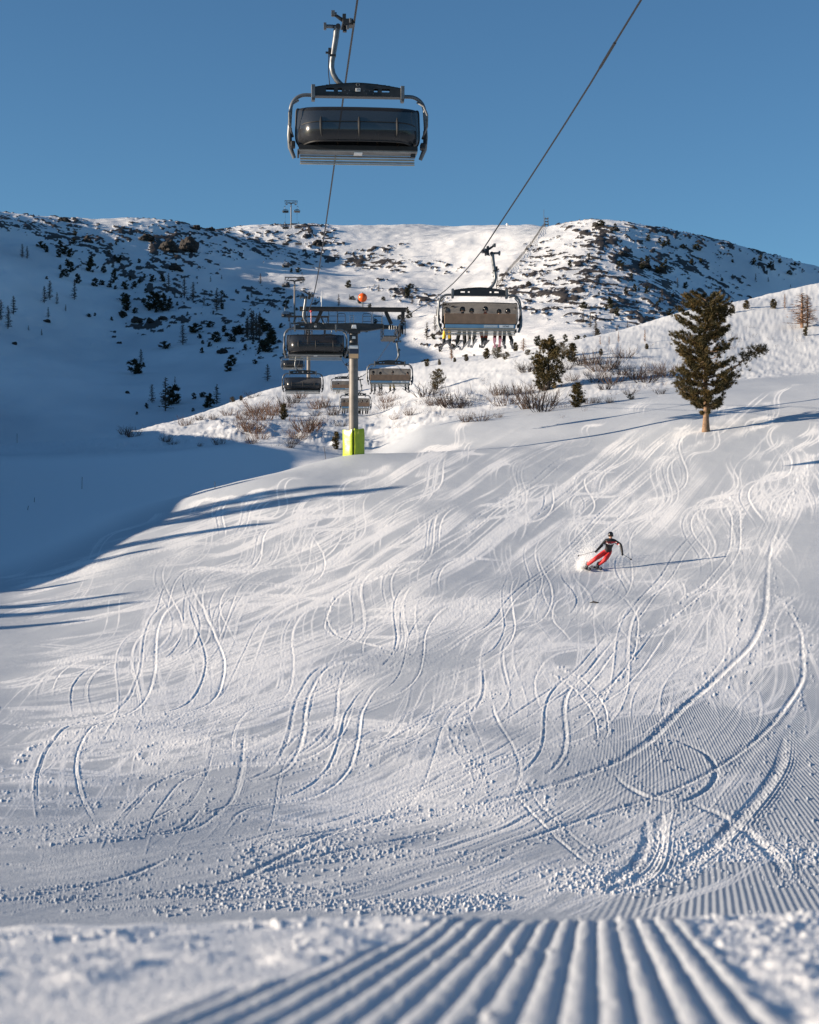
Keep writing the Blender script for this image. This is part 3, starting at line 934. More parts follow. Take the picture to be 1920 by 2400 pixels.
GREYB = mat("pale_blue_panel", (0.40, 0.47, 0.52), 0.45)
INK = mat("dark_lettering", (0.04, 0.035, 0.03), 0.6)
BEIGE = mat("beige_slats", (0.40, 0.36, 0.29), 0.5, 0.2, noise=0.12, nscale=3)
ORANGE = mat("orange_plastic", (0.78, 0.12, 0.015), 0.3, noise=0.08, nscale=5)
PINKR = mat("red_plastic", (0.62, 0.06, 0.07), 0.35)
LIME = mat("lime_vinyl", (0.37, 0.46, 0.022), 0.32, noise=0.12, nscale=3, bump=0.5, bscale=4)
LIMEY = mat("yellow_vinyl_print", (0.70, 0.66, 0.10), 0.4)
ROPE = mat("steel_rope", (0.022, 0.023, 0.026), 0.5, 0.6, noise=0.3, nscale=60)
NAVY = mat("navy_band", (0.02, 0.03, 0.06), 0.5)
AMBER = mat("pale_orange_plate", (0.62, 0.40, 0.22), 0.5)


def bubble_material(name, tint, solid):
    m = bpy.data.materials.new(name)
    m.use_nodes = True
    nt = m.node_tree; nt.nodes.clear()
    out = nt.nodes.new("ShaderNodeOutputMaterial")
    tr = nt.nodes.new("ShaderNodeBsdfTransparent"); tr.inputs[0].default_value = (*tint, 1)
    gl = nt.nodes.new("ShaderNodeBsdfGlossy"); gl.inputs["Roughness"].default_value = 0.22; gl.inputs["Color"].default_value = (0.9, 0.9, 0.9, 1)
    df = nt.nodes.new("ShaderNodeBsdfDiffuse"); df.inputs[0].default_value = (0.034, 0.037, 0.043, 1)
    lw = nt.nodes.new("ShaderNodeLayerWeight"); lw.inputs[0].default_value = 0.25
    fr = nt.nodes.new("ShaderNodeMapRange"); fr.inputs[3].default_value = 0.035; fr.inputs[4].default_value = 0.22
    pw_ = nt.nodes.new("ShaderNodeMath"); pw_.operation = 'POWER'; pw_.inputs[1].default_value = 2.5
    nt.links.new(lw.outputs["Facing"], pw_.inputs[0]); nt.links.new(pw_.outputs[0], fr.inputs[0])
    m0 = nt.nodes.new("ShaderNodeMixShader"); m0.inputs[0].default_value = solid
    m1 = nt.nodes.new("ShaderNodeMixShader")
    L = nt.links.new
    L(tr.outputs[0], m0.inputs[1]); L(df.outputs[0], m0.inputs[2])
    L(fr.outputs[0], m1.inputs[0]); L(m0.outputs[0], m1.inputs[1]); L(gl.outputs[0], m1.inputs[2])
    L(m1.outputs[0], out.inputs[0])
    return m


BUBBLE = bubble_material("smoked_polycarbonate", (0.20, 0.19, 0.18), 0.62)
BUBBLE_CLEAR = bubble_material("lightly_smoked_polycarbonate", (0.32, 0.30, 0.275), 0.36)

# ------------------------------------------------------------------ haul ropes
LATL, LATR, LATC = 1.88, 8.38, 5.13


def rope_x(d, lat):
    return (655 - 960) / F * d + lat + float(np.interp(d, [300, 650, 960], [0, 4, 6])) / F * d


RZ_L = ([-40, 20, 40, 50, 58, 72, 80, 92, 108, 118, 130, 144, 184, 251, 300, 400, 566, 650, 710, 770, 842, 886, 930, 960, 975, 1050],
        [16.4, 12.9, 12.36, 12.2, 11.9, 11.6, 11.55, 11.8, 12.8, 13.35, 13.4, 13.5, 15.6, 24.4, 33.4, 45.5, 68, 88.6, 97, 113, 135, 150, 166, 172.5, 172, 160])
RZ_R = ([-40, 20, 40, 47, 67, 71, 80, 91, 108, 118, 128, 150, 184, 218, 260, 300, 400, 566, 650, 710, 770, 842, 886, 930, 960, 975, 1050],
        [15.5, 12.6, 11.85, 11.5, 10.9, 10.8, 10.95, 11.45, 12.6, 13.05, 12.9, 12.95, 14.4, 18.8, 25.5, 33.4, 45.5, 68, 88.6, 99, 114, 135, 150, 166, 172.5, 172, 160])


def rope_z(d, side):
    a, b = RZ_L if side == 'L' else RZ_R
    return float(pchip(np.array(a, float), np.array(b, float)[:, None], np.array([d]))[0, 0])


for side, lat, lab in (('L', LATL, "thin dark haul rope of the descending empty chairs, over the top edge"), ('R', LATR, "thin dark haul rope of the ascending chairs, rising steeply past the occupied bubble chair")):
    pts = []
    for d in list(np.arange(-30, 130, 4.0)) + list(np.arange(130, 1050, 15.0)):
        pts.append((rope_x(d, lat), d, rope_z(d, side)))
    o = MB().tube(pts, 0.026, 6).build("haul_rope", ROPE, smooth=True)
    tag(o, lab, "rope", "haul ropes of the chairlift")
    if side == 'R':
        MB().tube([(rope_x(d, lat), d, rope_z(d, side)) for d in (42.6, 43.6, 44.6)], 0.038, 6).build("splice", ROPE, o, smooth=True)

# ------------------------------------------------------------------ chairs
CS = 0.96           # overall size of a chair


def make_chair(number=None, panel_text=False):
    r = empty("chairlift_chair")
    cx = 0.10
    # grip with its two guide rollers
    g = MB()
    g.box((-0.16, 0, 0.0), (0.26, 0.34, 0.16)).box((-0.03, 0, -0.01), (0.10, 0.42, 0.09))
    g.tube([(-0.22, 0.05, 0.05), (-0.36, 0.0, 0.12), (-0.50, 0, 0.22)], [0.06, 0.05, 0.04])
    g.box((-0.26, -0.05, 0.14), (0.09, 0.2, 0.14)).box((-0.24, 0.1, -0.12), (0.1, 0.12, 0.16))
    g.tube([(-0.36, 0, -0.10), (-0.62, 0, -0.09)], 0.05).tube([(-0.42, -0.1, -0.1), (-0.42, 0.1, -0.1)], 0.07)
    g.tube([(-0.20, -0.16, -0.06), (-0.20, 0.16, -0.06)], 0.045).tube([(-0.33, -0.1, -0.2), (-0.27, -0.1, 0.06)], 0.03)
    gr = g.build("grip", DARK, r, smooth=True)
    MB().disc_x((-0.55, 0, 0.25), 0.085, 0.09).disc_x((-0.50, 0, 0.235), 0.05, 0.09).build("guide_roller", STEEL, gr, smooth=True)
    MB().disc_x((-0.76, 0, -0.09), 0.10, 0.07).disc_x((-0.66, 0, -0.09), 0.05, 0.2).build("guide_roller", STEEL, gr, smooth=True)
    MB().box((-0.10, 0, 0.02), (0.06, 0.46, 0.12)).box((-0.17, -0.12, -0.14), (0.07, 0.09, 0.1)).build("spring_housing", STEEL, gr, bevel=0.01)
    # hanger arm with cable
    h = [(-0.45, 0, -0.10), (-0.47, 0, -0.35), (-0.53, 0, -0.72), (-0.575, 0, -1.0), (-0.585, 0, -1.16), (-0.55, 0, -1.33), (-0.46, 0, -1.49), (-0.33, 0, -1.62), (-0.15, 0, -1.70)]
    ha = MB().tube(h, [0.085, 0.08, 0.075, 0.07, 0.07, 0.07, 0.07, 0.07, 0.06], 12).build("hanger", STEEL, r, smooth=True)
    MB().box((-0.64, 0, -0.74), (0.07, 0.09, 0.16)).box((-0.70, 0, -0.78), (0.09, 0.05, 0.05)).box((-0.56, 0, -0.86), (0.17, 0.16, 0.05)).build("release_lever", DARK, ha)
    MB().tube([(-0.665, 0, -0.82), (-0.67, 0, -1.3), (-0.64, 0, -1.62), (-0.63, 0, -1.7)], 0.012, 5).build("control_cable", BLACK, ha)
    # cross beam: cambered plate girder with lightening holes
    b = MB()
    nx_ = 22
    top = []
    for i in range(nx_ + 1):
        t = i / nx_ * 2 - 1
        top.append((cx + 1.15 * t, -1.58 - 0.13 * abs(t) ** 1.6))
    bot = -1.93
    for i in range(nx_):
        x0, z0 = top[i]; x1, z1 = top[i + 1]
        hole = (3 <= i <= 4) or (17 <= i <= 18) or i in (6, 15)
        for y in (-0.11, 0.11):
            if hole:
                zc = -1.775
                b.box(((x0 + x1) / 2, y, (max(z0, z1) + zc + 0.045) / 2), (x1 - x0, 0.012, max(z0, z1) - zc - 0.045))
                b.box(((x0 + x1) / 2, y, (zc - 0.045 + bot) / 2), (x1 - x0, 0.012, zc - 0.045 - bot))
            else:
                b.box(((x0 + x1) / 2, y, ((z0 + z1) / 2 + bot) / 2), (x1 - x0, 0.012, (z0 + z1) / 2 - bot))
        b.add([(x0, -0.13, z0), (x1, -0.13, z1), (x1, 0.13, z1), (x0, 0.13, z0)], [(0, 1, 2, 3)])
        b.add([(x0, -0.13, z0 - 0.012), (x1, -0.13, z1 - 0.012), (x1, 0.13, z1 - 0.012), (x0, 0.13, z0 - 0.012)], [(3, 2, 1, 0)])
    b.box((cx, 0, -1.93), (2.3, 0.27, 0.03)).box((cx, 0, -1.70), (0.5, 0.2, 0.2))
    be = b.build("cross_beam", DARK, r)
    for s in (-1, 1):
        MB().box((cx + s * 1.17, -0.01, -1.83), (0.10, 0.30, 0.36)).box((cx + s * 1.17, -0.01, -2.03), (0.09, 0.22, 0.05)).build("end_clamp", STEEL, be, bevel=0.012)
    pl = MB().box((cx - 0.0, -0.142, -1.775), (0.125, 0.012, 0.09)).build("number_plate", WHITE, be, bevel=0.006)
    if number:
        o = link("number", text_mesh(number, 0.085), INK, pl, (cx, -0.152, -1.775)); o.rotation_euler = (R(90), 0, 0)
    rg = MB(); rg.tube(arc((cx, -0.14, -1.64), 0.04, 0, 2 * math.pi, 14, (1, 0, 0), (0, 0, 1)), 0.012, 6, caps=False); rg.build("lifting_ring", STEEL, be, smooth=True)
    bt = MB()
    for x in (-0.34, -0.22, 0.16, 0.3): bt.tube([(cx + x, -0.115, -1.79), (cx + x, -0.135, -1.79)], 0.014, 8)
    for x in (-0.28, 0.22, 0.4, -0.5): bt.tube([(cx + x, -0.115, -1.87), (cx + x, -0.135, -1.87)], 0.012, 8)
    bt.build("rivets", STEEL, be, kind="stuff")
    # side frames
    for s in (-1, 1):
        p = [(cx + s * 1.05, 0, -1.90), (cx + s * 1.36, 0, -1.90)]
        p += arc((cx + s * 1.36, 0, -2.30), 0.40, R(90), R(8), 7, (s, 0, 0), (0, 0, 1))[1:]
        p += [(cx + s * 1.78, 0.02, -2.6), (cx + s * 1.80, 0.06, -2.95), (cx + s * 1.77, 0.14, -3.25), (cx + s * 1.66, 0.20, -3.52)]
        sf = MB().tube(p, [0.05] * (len(p) - 3) + [0.055, 0.065, 0.05], 10).build("side_frame", STEEL, r, smooth=True)
        # cover over the bubble's pivot and the arm of the bubble
        MB().box((cx + s * 1.77, 0.0, -2.97), (0.09, 0.22, 0.40)).box((cx + s * 1.70, -0.05, -3.22), (0.12, 0.30, 0.16)).build("pivot_cover", BLACK, sf, bevel=0.03)
        q = [(cx + s * 1.70, 0.0, -3.0), (cx + s * 1.80, -0.30, -2.75), (cx + s * 1.80, -0.36, -2.45), (cx + s * 1.72, -0.22, -2.20), (cx + s * 1.56, -0.05, -2.06)]
        MB().tube(q, 0.028, 8).build("bubble_arm", STEEL, sf, smooth=True)
    # bubble: a bowed shell of smoked plastic with a dark rim
    prof = [(0.10, -2.24), (-0.10, -2.22), (-0.36, -2.29), (-0.60, -2.48), (-0.76, -2.68), (-0.82, -2.90), (-0.79, -3.08), (-0.70, -3.22)]
    pp = pchip(np.arange(len(prof)), np.array(prof), np.linspace(0, len(prof) - 1, 22))
    nt_ = 30
    vs = []
    for k, (py, pz) in enumerate(pp):
        s_ = k / (len(pp) - 1)
        wd = 1.60 * (1 - 0.10 * abs(2 * s_ - 1) ** 5) + 0.04 * s_
        for i in range(nt_ + 1):
            t = i / nt_ * 2 - 1
            t = math.sin(t * math.pi / 2 * 0.999) * 0.35 + t * 0.65
            back = abs(t) ** 9
            vs.append((cx + wd * t, py * (1 - back) + 0.10 * back, pz - 0.03 * t * t))
    fs = [(a * (nt_ + 1) + i, a * (nt_ + 1) + i + 1, (a + 1) * (nt_ + 1) + i + 1, (a + 1) * (nt_ + 1) + i) for a in range(len(pp) - 1) for i in range(nt_)]
    bu = MB().add(vs, fs).build("bubble", BUBBLE, r, smooth=True)
    n1 = nt_ + 1
    rim = MB()
    rim.tube([Vector(v) + Vector((0, 0.0, 0)) for v in vs[:n1]], 0.022, 6)
    rim.tube([Vector(v) for v in vs[-n1:]], 0.024, 6)
    for i in (0, nt_): rim.tube([Vector(vs[k * n1 + i]) for k in range(len(pp))], 0.022, 6)
    rim.build("bubble_rim", BLACK, bu, smooth=True)
    k0 = 13
    MB().tube([Vector(vs[k0 * n1 + i]) + Vector((0, -0.012, 0)) for i in range(2, nt_ - 1)], 0.014, 6).build("restraint_bar", BLACK, bu, smooth=True)
    for x in (-1.02, 0.0, 1.02):
        i = min(range(n1), key=lambda q_: abs(vs[k0 * n1 + q_][0] - cx - x))
        rb = MB()
        col_ = [Vector(vs[k * n1 + i]) + Vector((0, -0.02, 0)) for k in range(11, 20)]
        rb.tube(col_, [0.012, 0.026, 0.034, 0.034, 0.032, 0.028, 0.022, 0.018, 0.012], 8).build("bracket", BLACK, bu, smooth=True)
    # seat bench
    bk = MB()
    bk.box((cx, 0.235, -2.96), (3.10, 0.06, 0.46)).build("backrest", TAN, r, bevel=0.02)
    for i in range(6):
        x = cx + (i - 2.5) * 0.525
        cu = MB().box((x, 0.165, -3.03), (0.47, 0.07, 0.50)).build("back_cushion", CUSH, r, bevel=0.02)
        MB().box((x, -0.06, -3.30), (0.47, 0.46, 0.09)).build("seat", CUSH, r, bevel=0.025)
    pn = MB().box((cx, 0.262, -3.275), (3.02, 0.028, 0.15)).build("advert_panel", BLUEP, r, bevel=0.004)
    MB().box((cx - 0.45, 0.279, -3.275), (0.60, 0.006, 0.115)).build("pale_panel", GREYB, pn)
    MB().box((cx - 1.13, 0.279, -3.275), (0.62, 0.006, 0.115)).build("white_panel", WHITE, pn)
    if panel_text:
        for s_, x, sz, mm in (("TURRACHER", -0.45, 0.093, WHITE), ("HÖHE", -1.10, 0.10, INK)):
            o = link("lettering", text_mesh(s_, sz), mm, pn, (cx + x, 0.284, -3.277)); o.rotation_euler = (R(90), 0, R(180))
    MB().box((cx, 0.24, -3.185), (3.14, 0.05, 0.035)).build("back_rail", BLACK, r)
    for z_, m_, h_ in ((-3.385, BEIGE, 0.05), (-3.45, ALU, 0.045), (-3.52, BEIGE, 0.045), (-3.595, ALU, 0.045), (-3.65, BEIGE, 0.03)):
        MB().box((cx, 0.245, z_), (3.02, 0.05, h_)).build("back_slat", m_, r, bevel=0.004)
    # underside rails seen from below
    for y_ in (-0.26, -0.13, 0.0, 0.12):
        MB().box((cx, y_, -3.40 - 0.02 * (y_ + 0.26)), (3.10, 0.085, 0.05)).build("seat_rail", ALU, r, bevel=0.006)
    MB().box((cx, -0.345, -3.335), (3.10, 0.03, 0.11)).build("front_edge", CUSH, r)
    MB().box((cx, -0.10, -3.445), (0.22, 0.34, 0.03)).build("sensor_plate", WHITE, r)
    MB().box((cx + 1.45, -0.05, -3.46), (0.12, 0.18, 0.12)).build("locking_unit", DARK, r, bevel=0.01)
    MB().box((cx - 1.56, -0.05, -3.45), (0.05, 0.5, 0.14)).build("end_cap", BLACK, r, bevel=0.01)
    return r


def seat_chair(o, d, side):
    o.location = (rope_x(d, LATL if side == 'L' else LATR), d, rope_z(d, side))
    yaw = math.atan(305 / F)
    o.rotation_euler = (0, 0, yaw + (math.pi if side == 'R' else 0))
    o.scale = (CS, CS, CS)
    return o


chair_a = make_chair("39", True)
seat_chair(chair_a, 43.0, 'L')
tag(chair_a, "empty bubble chair hanging highest, largest in the open sky, its visor closed", "chairlift chair", "chairs of the bubble chairlift")
KIDS = {}
for x in COL.objects:
    if x.parent is not None: KIDS.setdefault(x.parent.name, []).append(x)


def add_chair(d, side, label):
    c = copy_tree(chair_a, None, KIDS)
    seat_chair(c, d, side)
    tag(c, label, "chairlift chair", "chairs of the bubble chairlift")
    if side == 'R':          # lighter tinted visors on the chairs going up
        for ch in COL.objects:
            if ch.parent is c and ch.name.startswith('bubble'):
                ch.material_slots[0].link = 'OBJECT'; ch.material_slots[0].material = BUBBLE_CLEAR
    return c


CH = {}
CH['r1'] = add_chair(70.6, 'R', "occupied bubble chair with six riders seen from behind, large and close against the mountain")
CH['l2'] = add_chair(93.5, 'L', "empty dark bubble chair hanging just in front of the pylon crossarm")
CH['r2'] = add_chair(128, 'R', "occupied bubble chair with yellow legged rider, just past the pylon sheaves")
CH['l3'] = add_chair(144, 'L', "empty dark bubble chair above the knoll crest, beside the grey pylon shaft")
CH['r3'] = add_chair(186, 'R', "small occupied chair partly behind the pylon shaft, low over the bushes")
CH['r4'] = add_chair(219, 'R', "small occupied chair half hidden by the pylon shaft at the knoll crest")
CH['l4'] = add_chair(252, 'L', "small empty chair behind the empty one that hangs over the knoll crest")
CH['r5'] = add_chair(292, 'R', "small chair below the empty one in front of the pylon crossarm")
CH['l5'] = add_chair(566, 'L', "tiny empty chair low beside the foot of the second far pylon")
CH['l6'] = add_chair(708, 'L', "tiny empty chair at the crossarm of the second far pylon")
CH['r6'] = add_chair(716, 'R', "tiny occupied chair just above the crossarm of the second far pylon")
CH['l7'] = add_chair(775, 'L', "tiny empty chair hanging over the tip of the sunlit wedge of slope")
CH['l8'] = add_chair(842, 'L', "tiny empty chair beside the black boulder under the skyline pylon")
CH['r7'] = add_chair(842, 'R', "tiny occupied chair beside the black boulder under the skyline pylon")
CH['l9'] = add_chair(888, 'L', "tiny empty chair at the foot of the skyline pylon")
CH['r8'] = add_chair(888, 'R', "tiny occupied chair at the foot of the skyline pylon")
CH['l10'] = add_chair(935, 'L', "tiny empty chair near the head of the skyline pylon against the sky")
CH['r9'] = add_chair(935, 'R', "tiny occupied chair near the head of the skyline pylon against the sky")

# ------------------------------------------------------------------ pylons


def make_pylon():
    """origin where the shaft meets the head, x along the crossarm"""
    r = empty("lift_pylon")
    sh = MB().tube([(0, 0, 0), (0, 0, -10.5)], [0.305, 0.345], 28).build("shaft", STEEL_P, r, smooth=True)
    MB().tube([(0, 0, 0.06), (0, 0, 0.85)], [0.315, 0.30], 24).box((0, 0, 0.92), (0.9, 0.7, 0.16)).build("shaft_head", DARK, r, smooth=True)
    ca_ = MB()
    for s in (-1, 1):
        pts = [(0, 1.55, 0.98), (1.0, 1.52, 1.02), (2.05, 1.50, 1.20)]
        for i in range(2):
            (x0, t0, b0), (x1, t1, b1) = pts[i], pts[i + 1]
            vs = [(s * x0, y, z) for y in (-0.22, 0.22) for z in (b0, t0)] + [(s * x1, y, z) for y in (-0.22, 0.22) for z in (b1, t1)]
            ca_.add(vs, [(0, 1, 5, 4), (2, 6, 7, 3), (1, 3, 7, 5), (0, 4, 6, 2), (4, 5, 7, 6)])
    ca_.box((2.4, 0, 1.30), (0.7, 0.36, 0.26)).box((-2.4, 0, 1.30), (0.7, 0.36, 0.26))
    ca_.build("crossarm", DARK, r)
    ed = MB()
    for s in (-1, 1): ed.tube([(s * 0.32, -0.24, 0.93), (s * 1.0, -0.24, 0.985), (s * 2.05, -0.24, 1.165)], 0.022, 6)
    ed.build("crossarm_flange", STEEL, r)
    tb = MB().box((-0.05, 0, 2.50), (7.35, 0.30, 0.29)).box((-0.05, -0.16, 2.635), (7.35, 0.04, 0.03)).box((-0.05, -0.16, 2.365), (7.35, 0.04, 0.03)).build("top_beam", BROWN, r)
    for s in (-1, 1):
        MB().box((s * 3.42, 0, 2.02), (0.24, 0.26, 0.66)).box((s * 3.42, 0, 1.70), (0.42, 0.30, 0.06)).build("end_post", BROWN, tb)
        rot = Matrix.Rotation(s * R(-24), 3, 'Y')
        MB().box((s * 2.42, 0, 1.93), (0.24, 0.20, 0.95), rot).build("strut", BROWN, tb)
    # railings of the maintenance walkway
    for x0, x1, zt in ((-1.72, -1.13, 2.46), (-1.10, -0.58, 2.20), (0.63, 1.22, 2.20), (1.38, 1.95, 2.05)):
        q = MB()
        p = [(x0, -0.1, 1.5), (x0, -0.1, zt - 0.12)] + arc((x0 + 0.12, -0.1, zt - 0.12), 0.12, R(180), R(90), 4)[1:] + arc((x1 - 0.12, -0.1, zt - 0.12), 0.12, R(90), 0, 4) + [(x1, -0.1, 1.5)]
        q.tube(p, 0.022, 6).tube([(x0, -0.1, 1.66), (x1, -0.1, 1.66)], 0.018, 6).tube([(x0, -0.1, 2.02), (x1, -0.1, 2.02)], 0.018, 6)
        q.build("railing", DARK, r)
    for x in (1.30, 1.97, -0.25, -0.0): MB().tube([(x, -0.12, 1.5), (x, -0.12, 2.5 if x > 0.5 else 2.1)], 0.018, 6).build("rail_post", STEEL, r)
    ld = MB()
    for k in range(4): ld.tube([(-0.25, -0.12, 1.62 + 0.15 * k), (0.0, -0.12, 1.62 + 0.15 * k)], 0.012, 5)
    ld.build("ladder_rungs", STEEL, r, kind="stuff")
    # sheave trains on both sides, seen end on, with their walkways
    for s in (-1, 1):
        xr_ = s * 3.25
        tr = MB()
        tr.box((xr_ - s * 0.17, 0, 1.16), (0.05, 4.4, 0.34)).box((xr_ - s * 0.17, -2.1, 0.80), (0.08, 0.5, 0.75)).box((xr_ + s * 0.16, -2.2, 0.95), (0.05, 0.25, 0.9)).box((xr_ - s * 0.42, 0, 1.26), (0.5, 0.30, 0.18))
        for y in (-1.5, 1.5): tr.box((xr_ - s * 0.17, y, 1.08), (0.06, 1.2, 0.18))
        st = tr.build("sheave_train", DARK, r)
        for k in range(8):
            y = -2.0 + k * 4.0 / 7
            MB().disc_x((xr_, y, 1.04 - 0.30 * (y / 2) ** 2 + 0.1), 0.25, 0.10, 18).build("sheave", BLACK, st, smooth=True)
        hb = MB()
        for k in range(4): hb.tube([(xr_ - s * (0.78 - 0.16 * k), -0.25, 1.10), (xr_ - s * (0.78 - 0.16 * k), -0.25, 1.36)], 0.028, 7)
        hb.build("insulator", STEEL, st, kind="stuff")
        wk = MB()
        x0, x1 = xr_ - s * 1.26, xr_ - s * 0.36
        for y in (-1.6, 0.0, 1.6):
            wk.tube([(x0, y, 1.30), (x0, y, 0.52), (x1, y, 0.52), (x1, y, 0.85)], 0.035, 6)
        wk.box(((x0 + x1) / 2, 0, 0.50), (abs(x1 - x0), 3.4, 0.07))
        for z_ in (0.72, 1.05): wk.tube([(x1, -1.6, z_), (x1, 1.6, z_)], 0.022, 6); wk.tube([(x0, -1.6, z_), (x0, 1.6, z_)], 0.022, 6)
        wk.build("work_platform", DARK, st)
    # bands and sign boards round the shaft
    for z0, z1, mm, rr in ((-0.42, -0.10, WHITE, 0.33), (-0.16, -0.05, GREYB, 0.352), (-0.66, -0.42, NAVY, 0.331), (-0.98, -0.66, AMBER, 0.333)):
        pass
    bd = MB().tube([(0, 0, -0.02), (0, 0, -0.20)], 0.335, 26).build("collar_band", GREYB, r, smooth=True)
    sg = MB().box((0.0, -0.36, -0.46), (0.68, 0.04, 0.96)).build("sign_board", STEEL, r, bevel=0.01)
    MB().box((0, -0.383, -0.14), (0.60, 0.008, 0.20)).build("pale_strip", WHITE, sg)
    MB().box((0, -0.383, -0.42), (0.62, 0.008, 0.30)).build("navy_strip", NAVY, sg)
    MB().box((0, -0.383, -0.76), (0.62, 0.008, 0.30)).build("orange_strip", AMBER, sg)
    nm = MB(); nm.box((0, -0.36, 0.52), (0.26, 0.02, 0.18), taper=0.75); nm.build("pale_plate", WHITE, r)
    lp = MB().box((0.02, -0.30, 1.30), (0.34, 0.16, 0.20), taper=0.8).box((0.02, -0.31, 1.17), (0.36, 0.2, 0.05)).build("floodlight", WHITE, r, bevel=0.02)
    return r


def top_fittings(r):
    bl = MB().sphere((0.63, 0, 3.32), 0.315, 24, 16).build("marker_ball", ORANGE, r, smooth=True)
    MB().tube([(0.63, 0, 2.64), (0.63, 0, 3.02)], 0.05, 8).tube([(0.63, 0, 3.62), (0.63, 0, 3.70)], 0.035, 8).tube([(0.63, 0, 2.98), (0.63, 0, 3.03)], 0.06, 8).build("ball_mast", STEEL, bl)
    an = MB().tube([(-2.22, 0, 2.64), (-2.22, 0, 3.0)], 0.02, 6).tube([(-2.22, 0, 2.98), (-2.22, 0, 3.40)], 0.045, 8).tube([(-2.22, 0, 3.40), (-2.22, 0, 3.72)], 0.018, 6).build("antenna", WHITE, r)
    MB().sphere((-2.95, -0.5, 2.28), 0.085, 12, 8).tube([(-2.95, -0.5, 1.5), (-2.95, -0.5, 2.2)], 0.018, 5).build("red_ball", PINKR, r, smooth=True)


YAW = math.atan(305 / F)
py1 = make_pylon()


def put_pylon(o, d, ztop, ground):
    """ztop: height of the top beam; the shaft is stretched down to the ground"""
    zs = ztop - 2.65
    o.location = (rope_x(d, LATC), d, zs)
    o.rotation_euler = (0, 0, YAW)
    for ch in KIDS2.get(o.name, []) if o.name in KIDS2 else [c for c in COL.objects if c.parent == o]:
        if ch.name.startswith("shaft") and not ch.name.startswith("shaft_head"):
            ch.scale = (1, 1, (zs - ground + 0.4) / 10.5)


KIDS2 = {}
for x in COL.objects:
    if x.parent is not None and x.name not in KIDS: KIDS2.setdefault(x.parent.name, []).append(x)
g1 = on_ground(830, 1066, 100, 135)
d1 = 118.0
gz1 = ground_z(rope_x(d1, LATC), d1)
cp = [copy_tree(py1, None, KIDS2) for _ in range(3)]
put_pylon(py1, d1, 14.16, gz1 - 0.1)
top_fittings(py1)
tag(py1, "tall grey lift pylon with orange ball and lime green padding at its foot", "lift pylon", "pylons of the chairlift")
put_pylon(cp[0], 300, 34.5, 20)
tag(cp[0], "lift pylon mostly hidden behind the empty chairs of the near pylon", "lift pylon", "pylons of the chairlift")
g2 = mountain_at(689, 737)
put_pylon(cp[1], 650, 89.5, 72)
tag(cp[1], "slim lift pylon standing on the shaded slope far behind the near one", "lift pylon", "pylons of the chairlift")
put_pylon(cp[2], 960, 175.2, 160)
tag(cp[2], "tiny lift pylon on the skyline ridge, head against the blue sky", "lift pylon", "pylons of the chairlift")

# crash mats round the foot of the near pylon
px_, pd_ = rope_x(d1, LATC), d1
cm_ = empty("crash_mat", (px_, pd_, gz1), YAW)
tag(cm_, "lime green crash mats wrapped round the foot of the near pylon", "crash mat")


def mat_panel(x0, y0, x1, y1, th, zt, seed, bulge=0.05):
    n, mz = 8, 12
    d_ = Vector((x1 - x0, y1 - y0, 0)); nrm = Vector((d_.y, -d_.x, 0)).normalized()
    vs = []; fs = []
    for side in (0, 1):
        for j in range(mz + 1):
            for i in range(n + 1):
                u = i / n; v = j / mz
                e = (1 - abs(2 * u - 1) ** 6) * (1 - abs(2 * v - 1) ** 8)
                o_ = (th + bulge * e + 0.03 * float(vnoise(np.array(u * 3.0 + seed), np.array(v * 4.0 + seed), 3))) if side else 0.0
                p = Vector((x0, y0, 0)) + d_ * u + nrm * o_ + Vector((0, 0, -0.25 + (zt + 0.25) * v + 0.03 * math.sin(u * 6 + seed)))
                vs.append(p)
    N = (n + 1) * (mz + 1)
    for j in range(mz):
        for i in range(n):
            a = j * (n + 1) + i
            fs.append((a + N, a + 1 + N, a + n + 2 + N, a + n + 1 + N)); fs.append((a, a + n + 1, a + n + 2, a + 1))
    for i in range(n): fs.append((i, i + 1, i + 1 + N, i + N)); b_ = mz * (n + 1) + i; fs.append((b_, b_ + N, b_ + 1 + N, b_ + 1))
    for j in range(mz): a = j * (n + 1); fs.append((a, a + N, a + n + 1 + N, a + n + 1)); c = a + n; fs.append((c, c + n + 1, c + n + 1 + N, c + N))
    return MB().add(vs, fs)


mat_panel(-0.66, 0.10, -0.06, -0.54, 0.13, 1.68, 1.0).build("mat_panel", LIME, cm_, smooth=True)
rp_ = mat_panel(0.0, -0.50, 0.66, -0.30, 0.14, 1.76, 2.3).build("mat_panel", LIME, cm_, smooth=True)
mat_panel(0.62, -0.36, 0.55, 0.5, 0.10, 1.70, 3.1).build("mat_panel", LIME, cm_, smooth=True)
MB().add([(0.20, -0.665, 1.42), (0.36, -0.615, 1.42), (0.34, -0.62, 1.68), (0.20, -0.672, 1.41), (0.36, -0.622, 1.41)], [(0, 1, 2)]).build("printed_emblem", LIMEY, rp_)
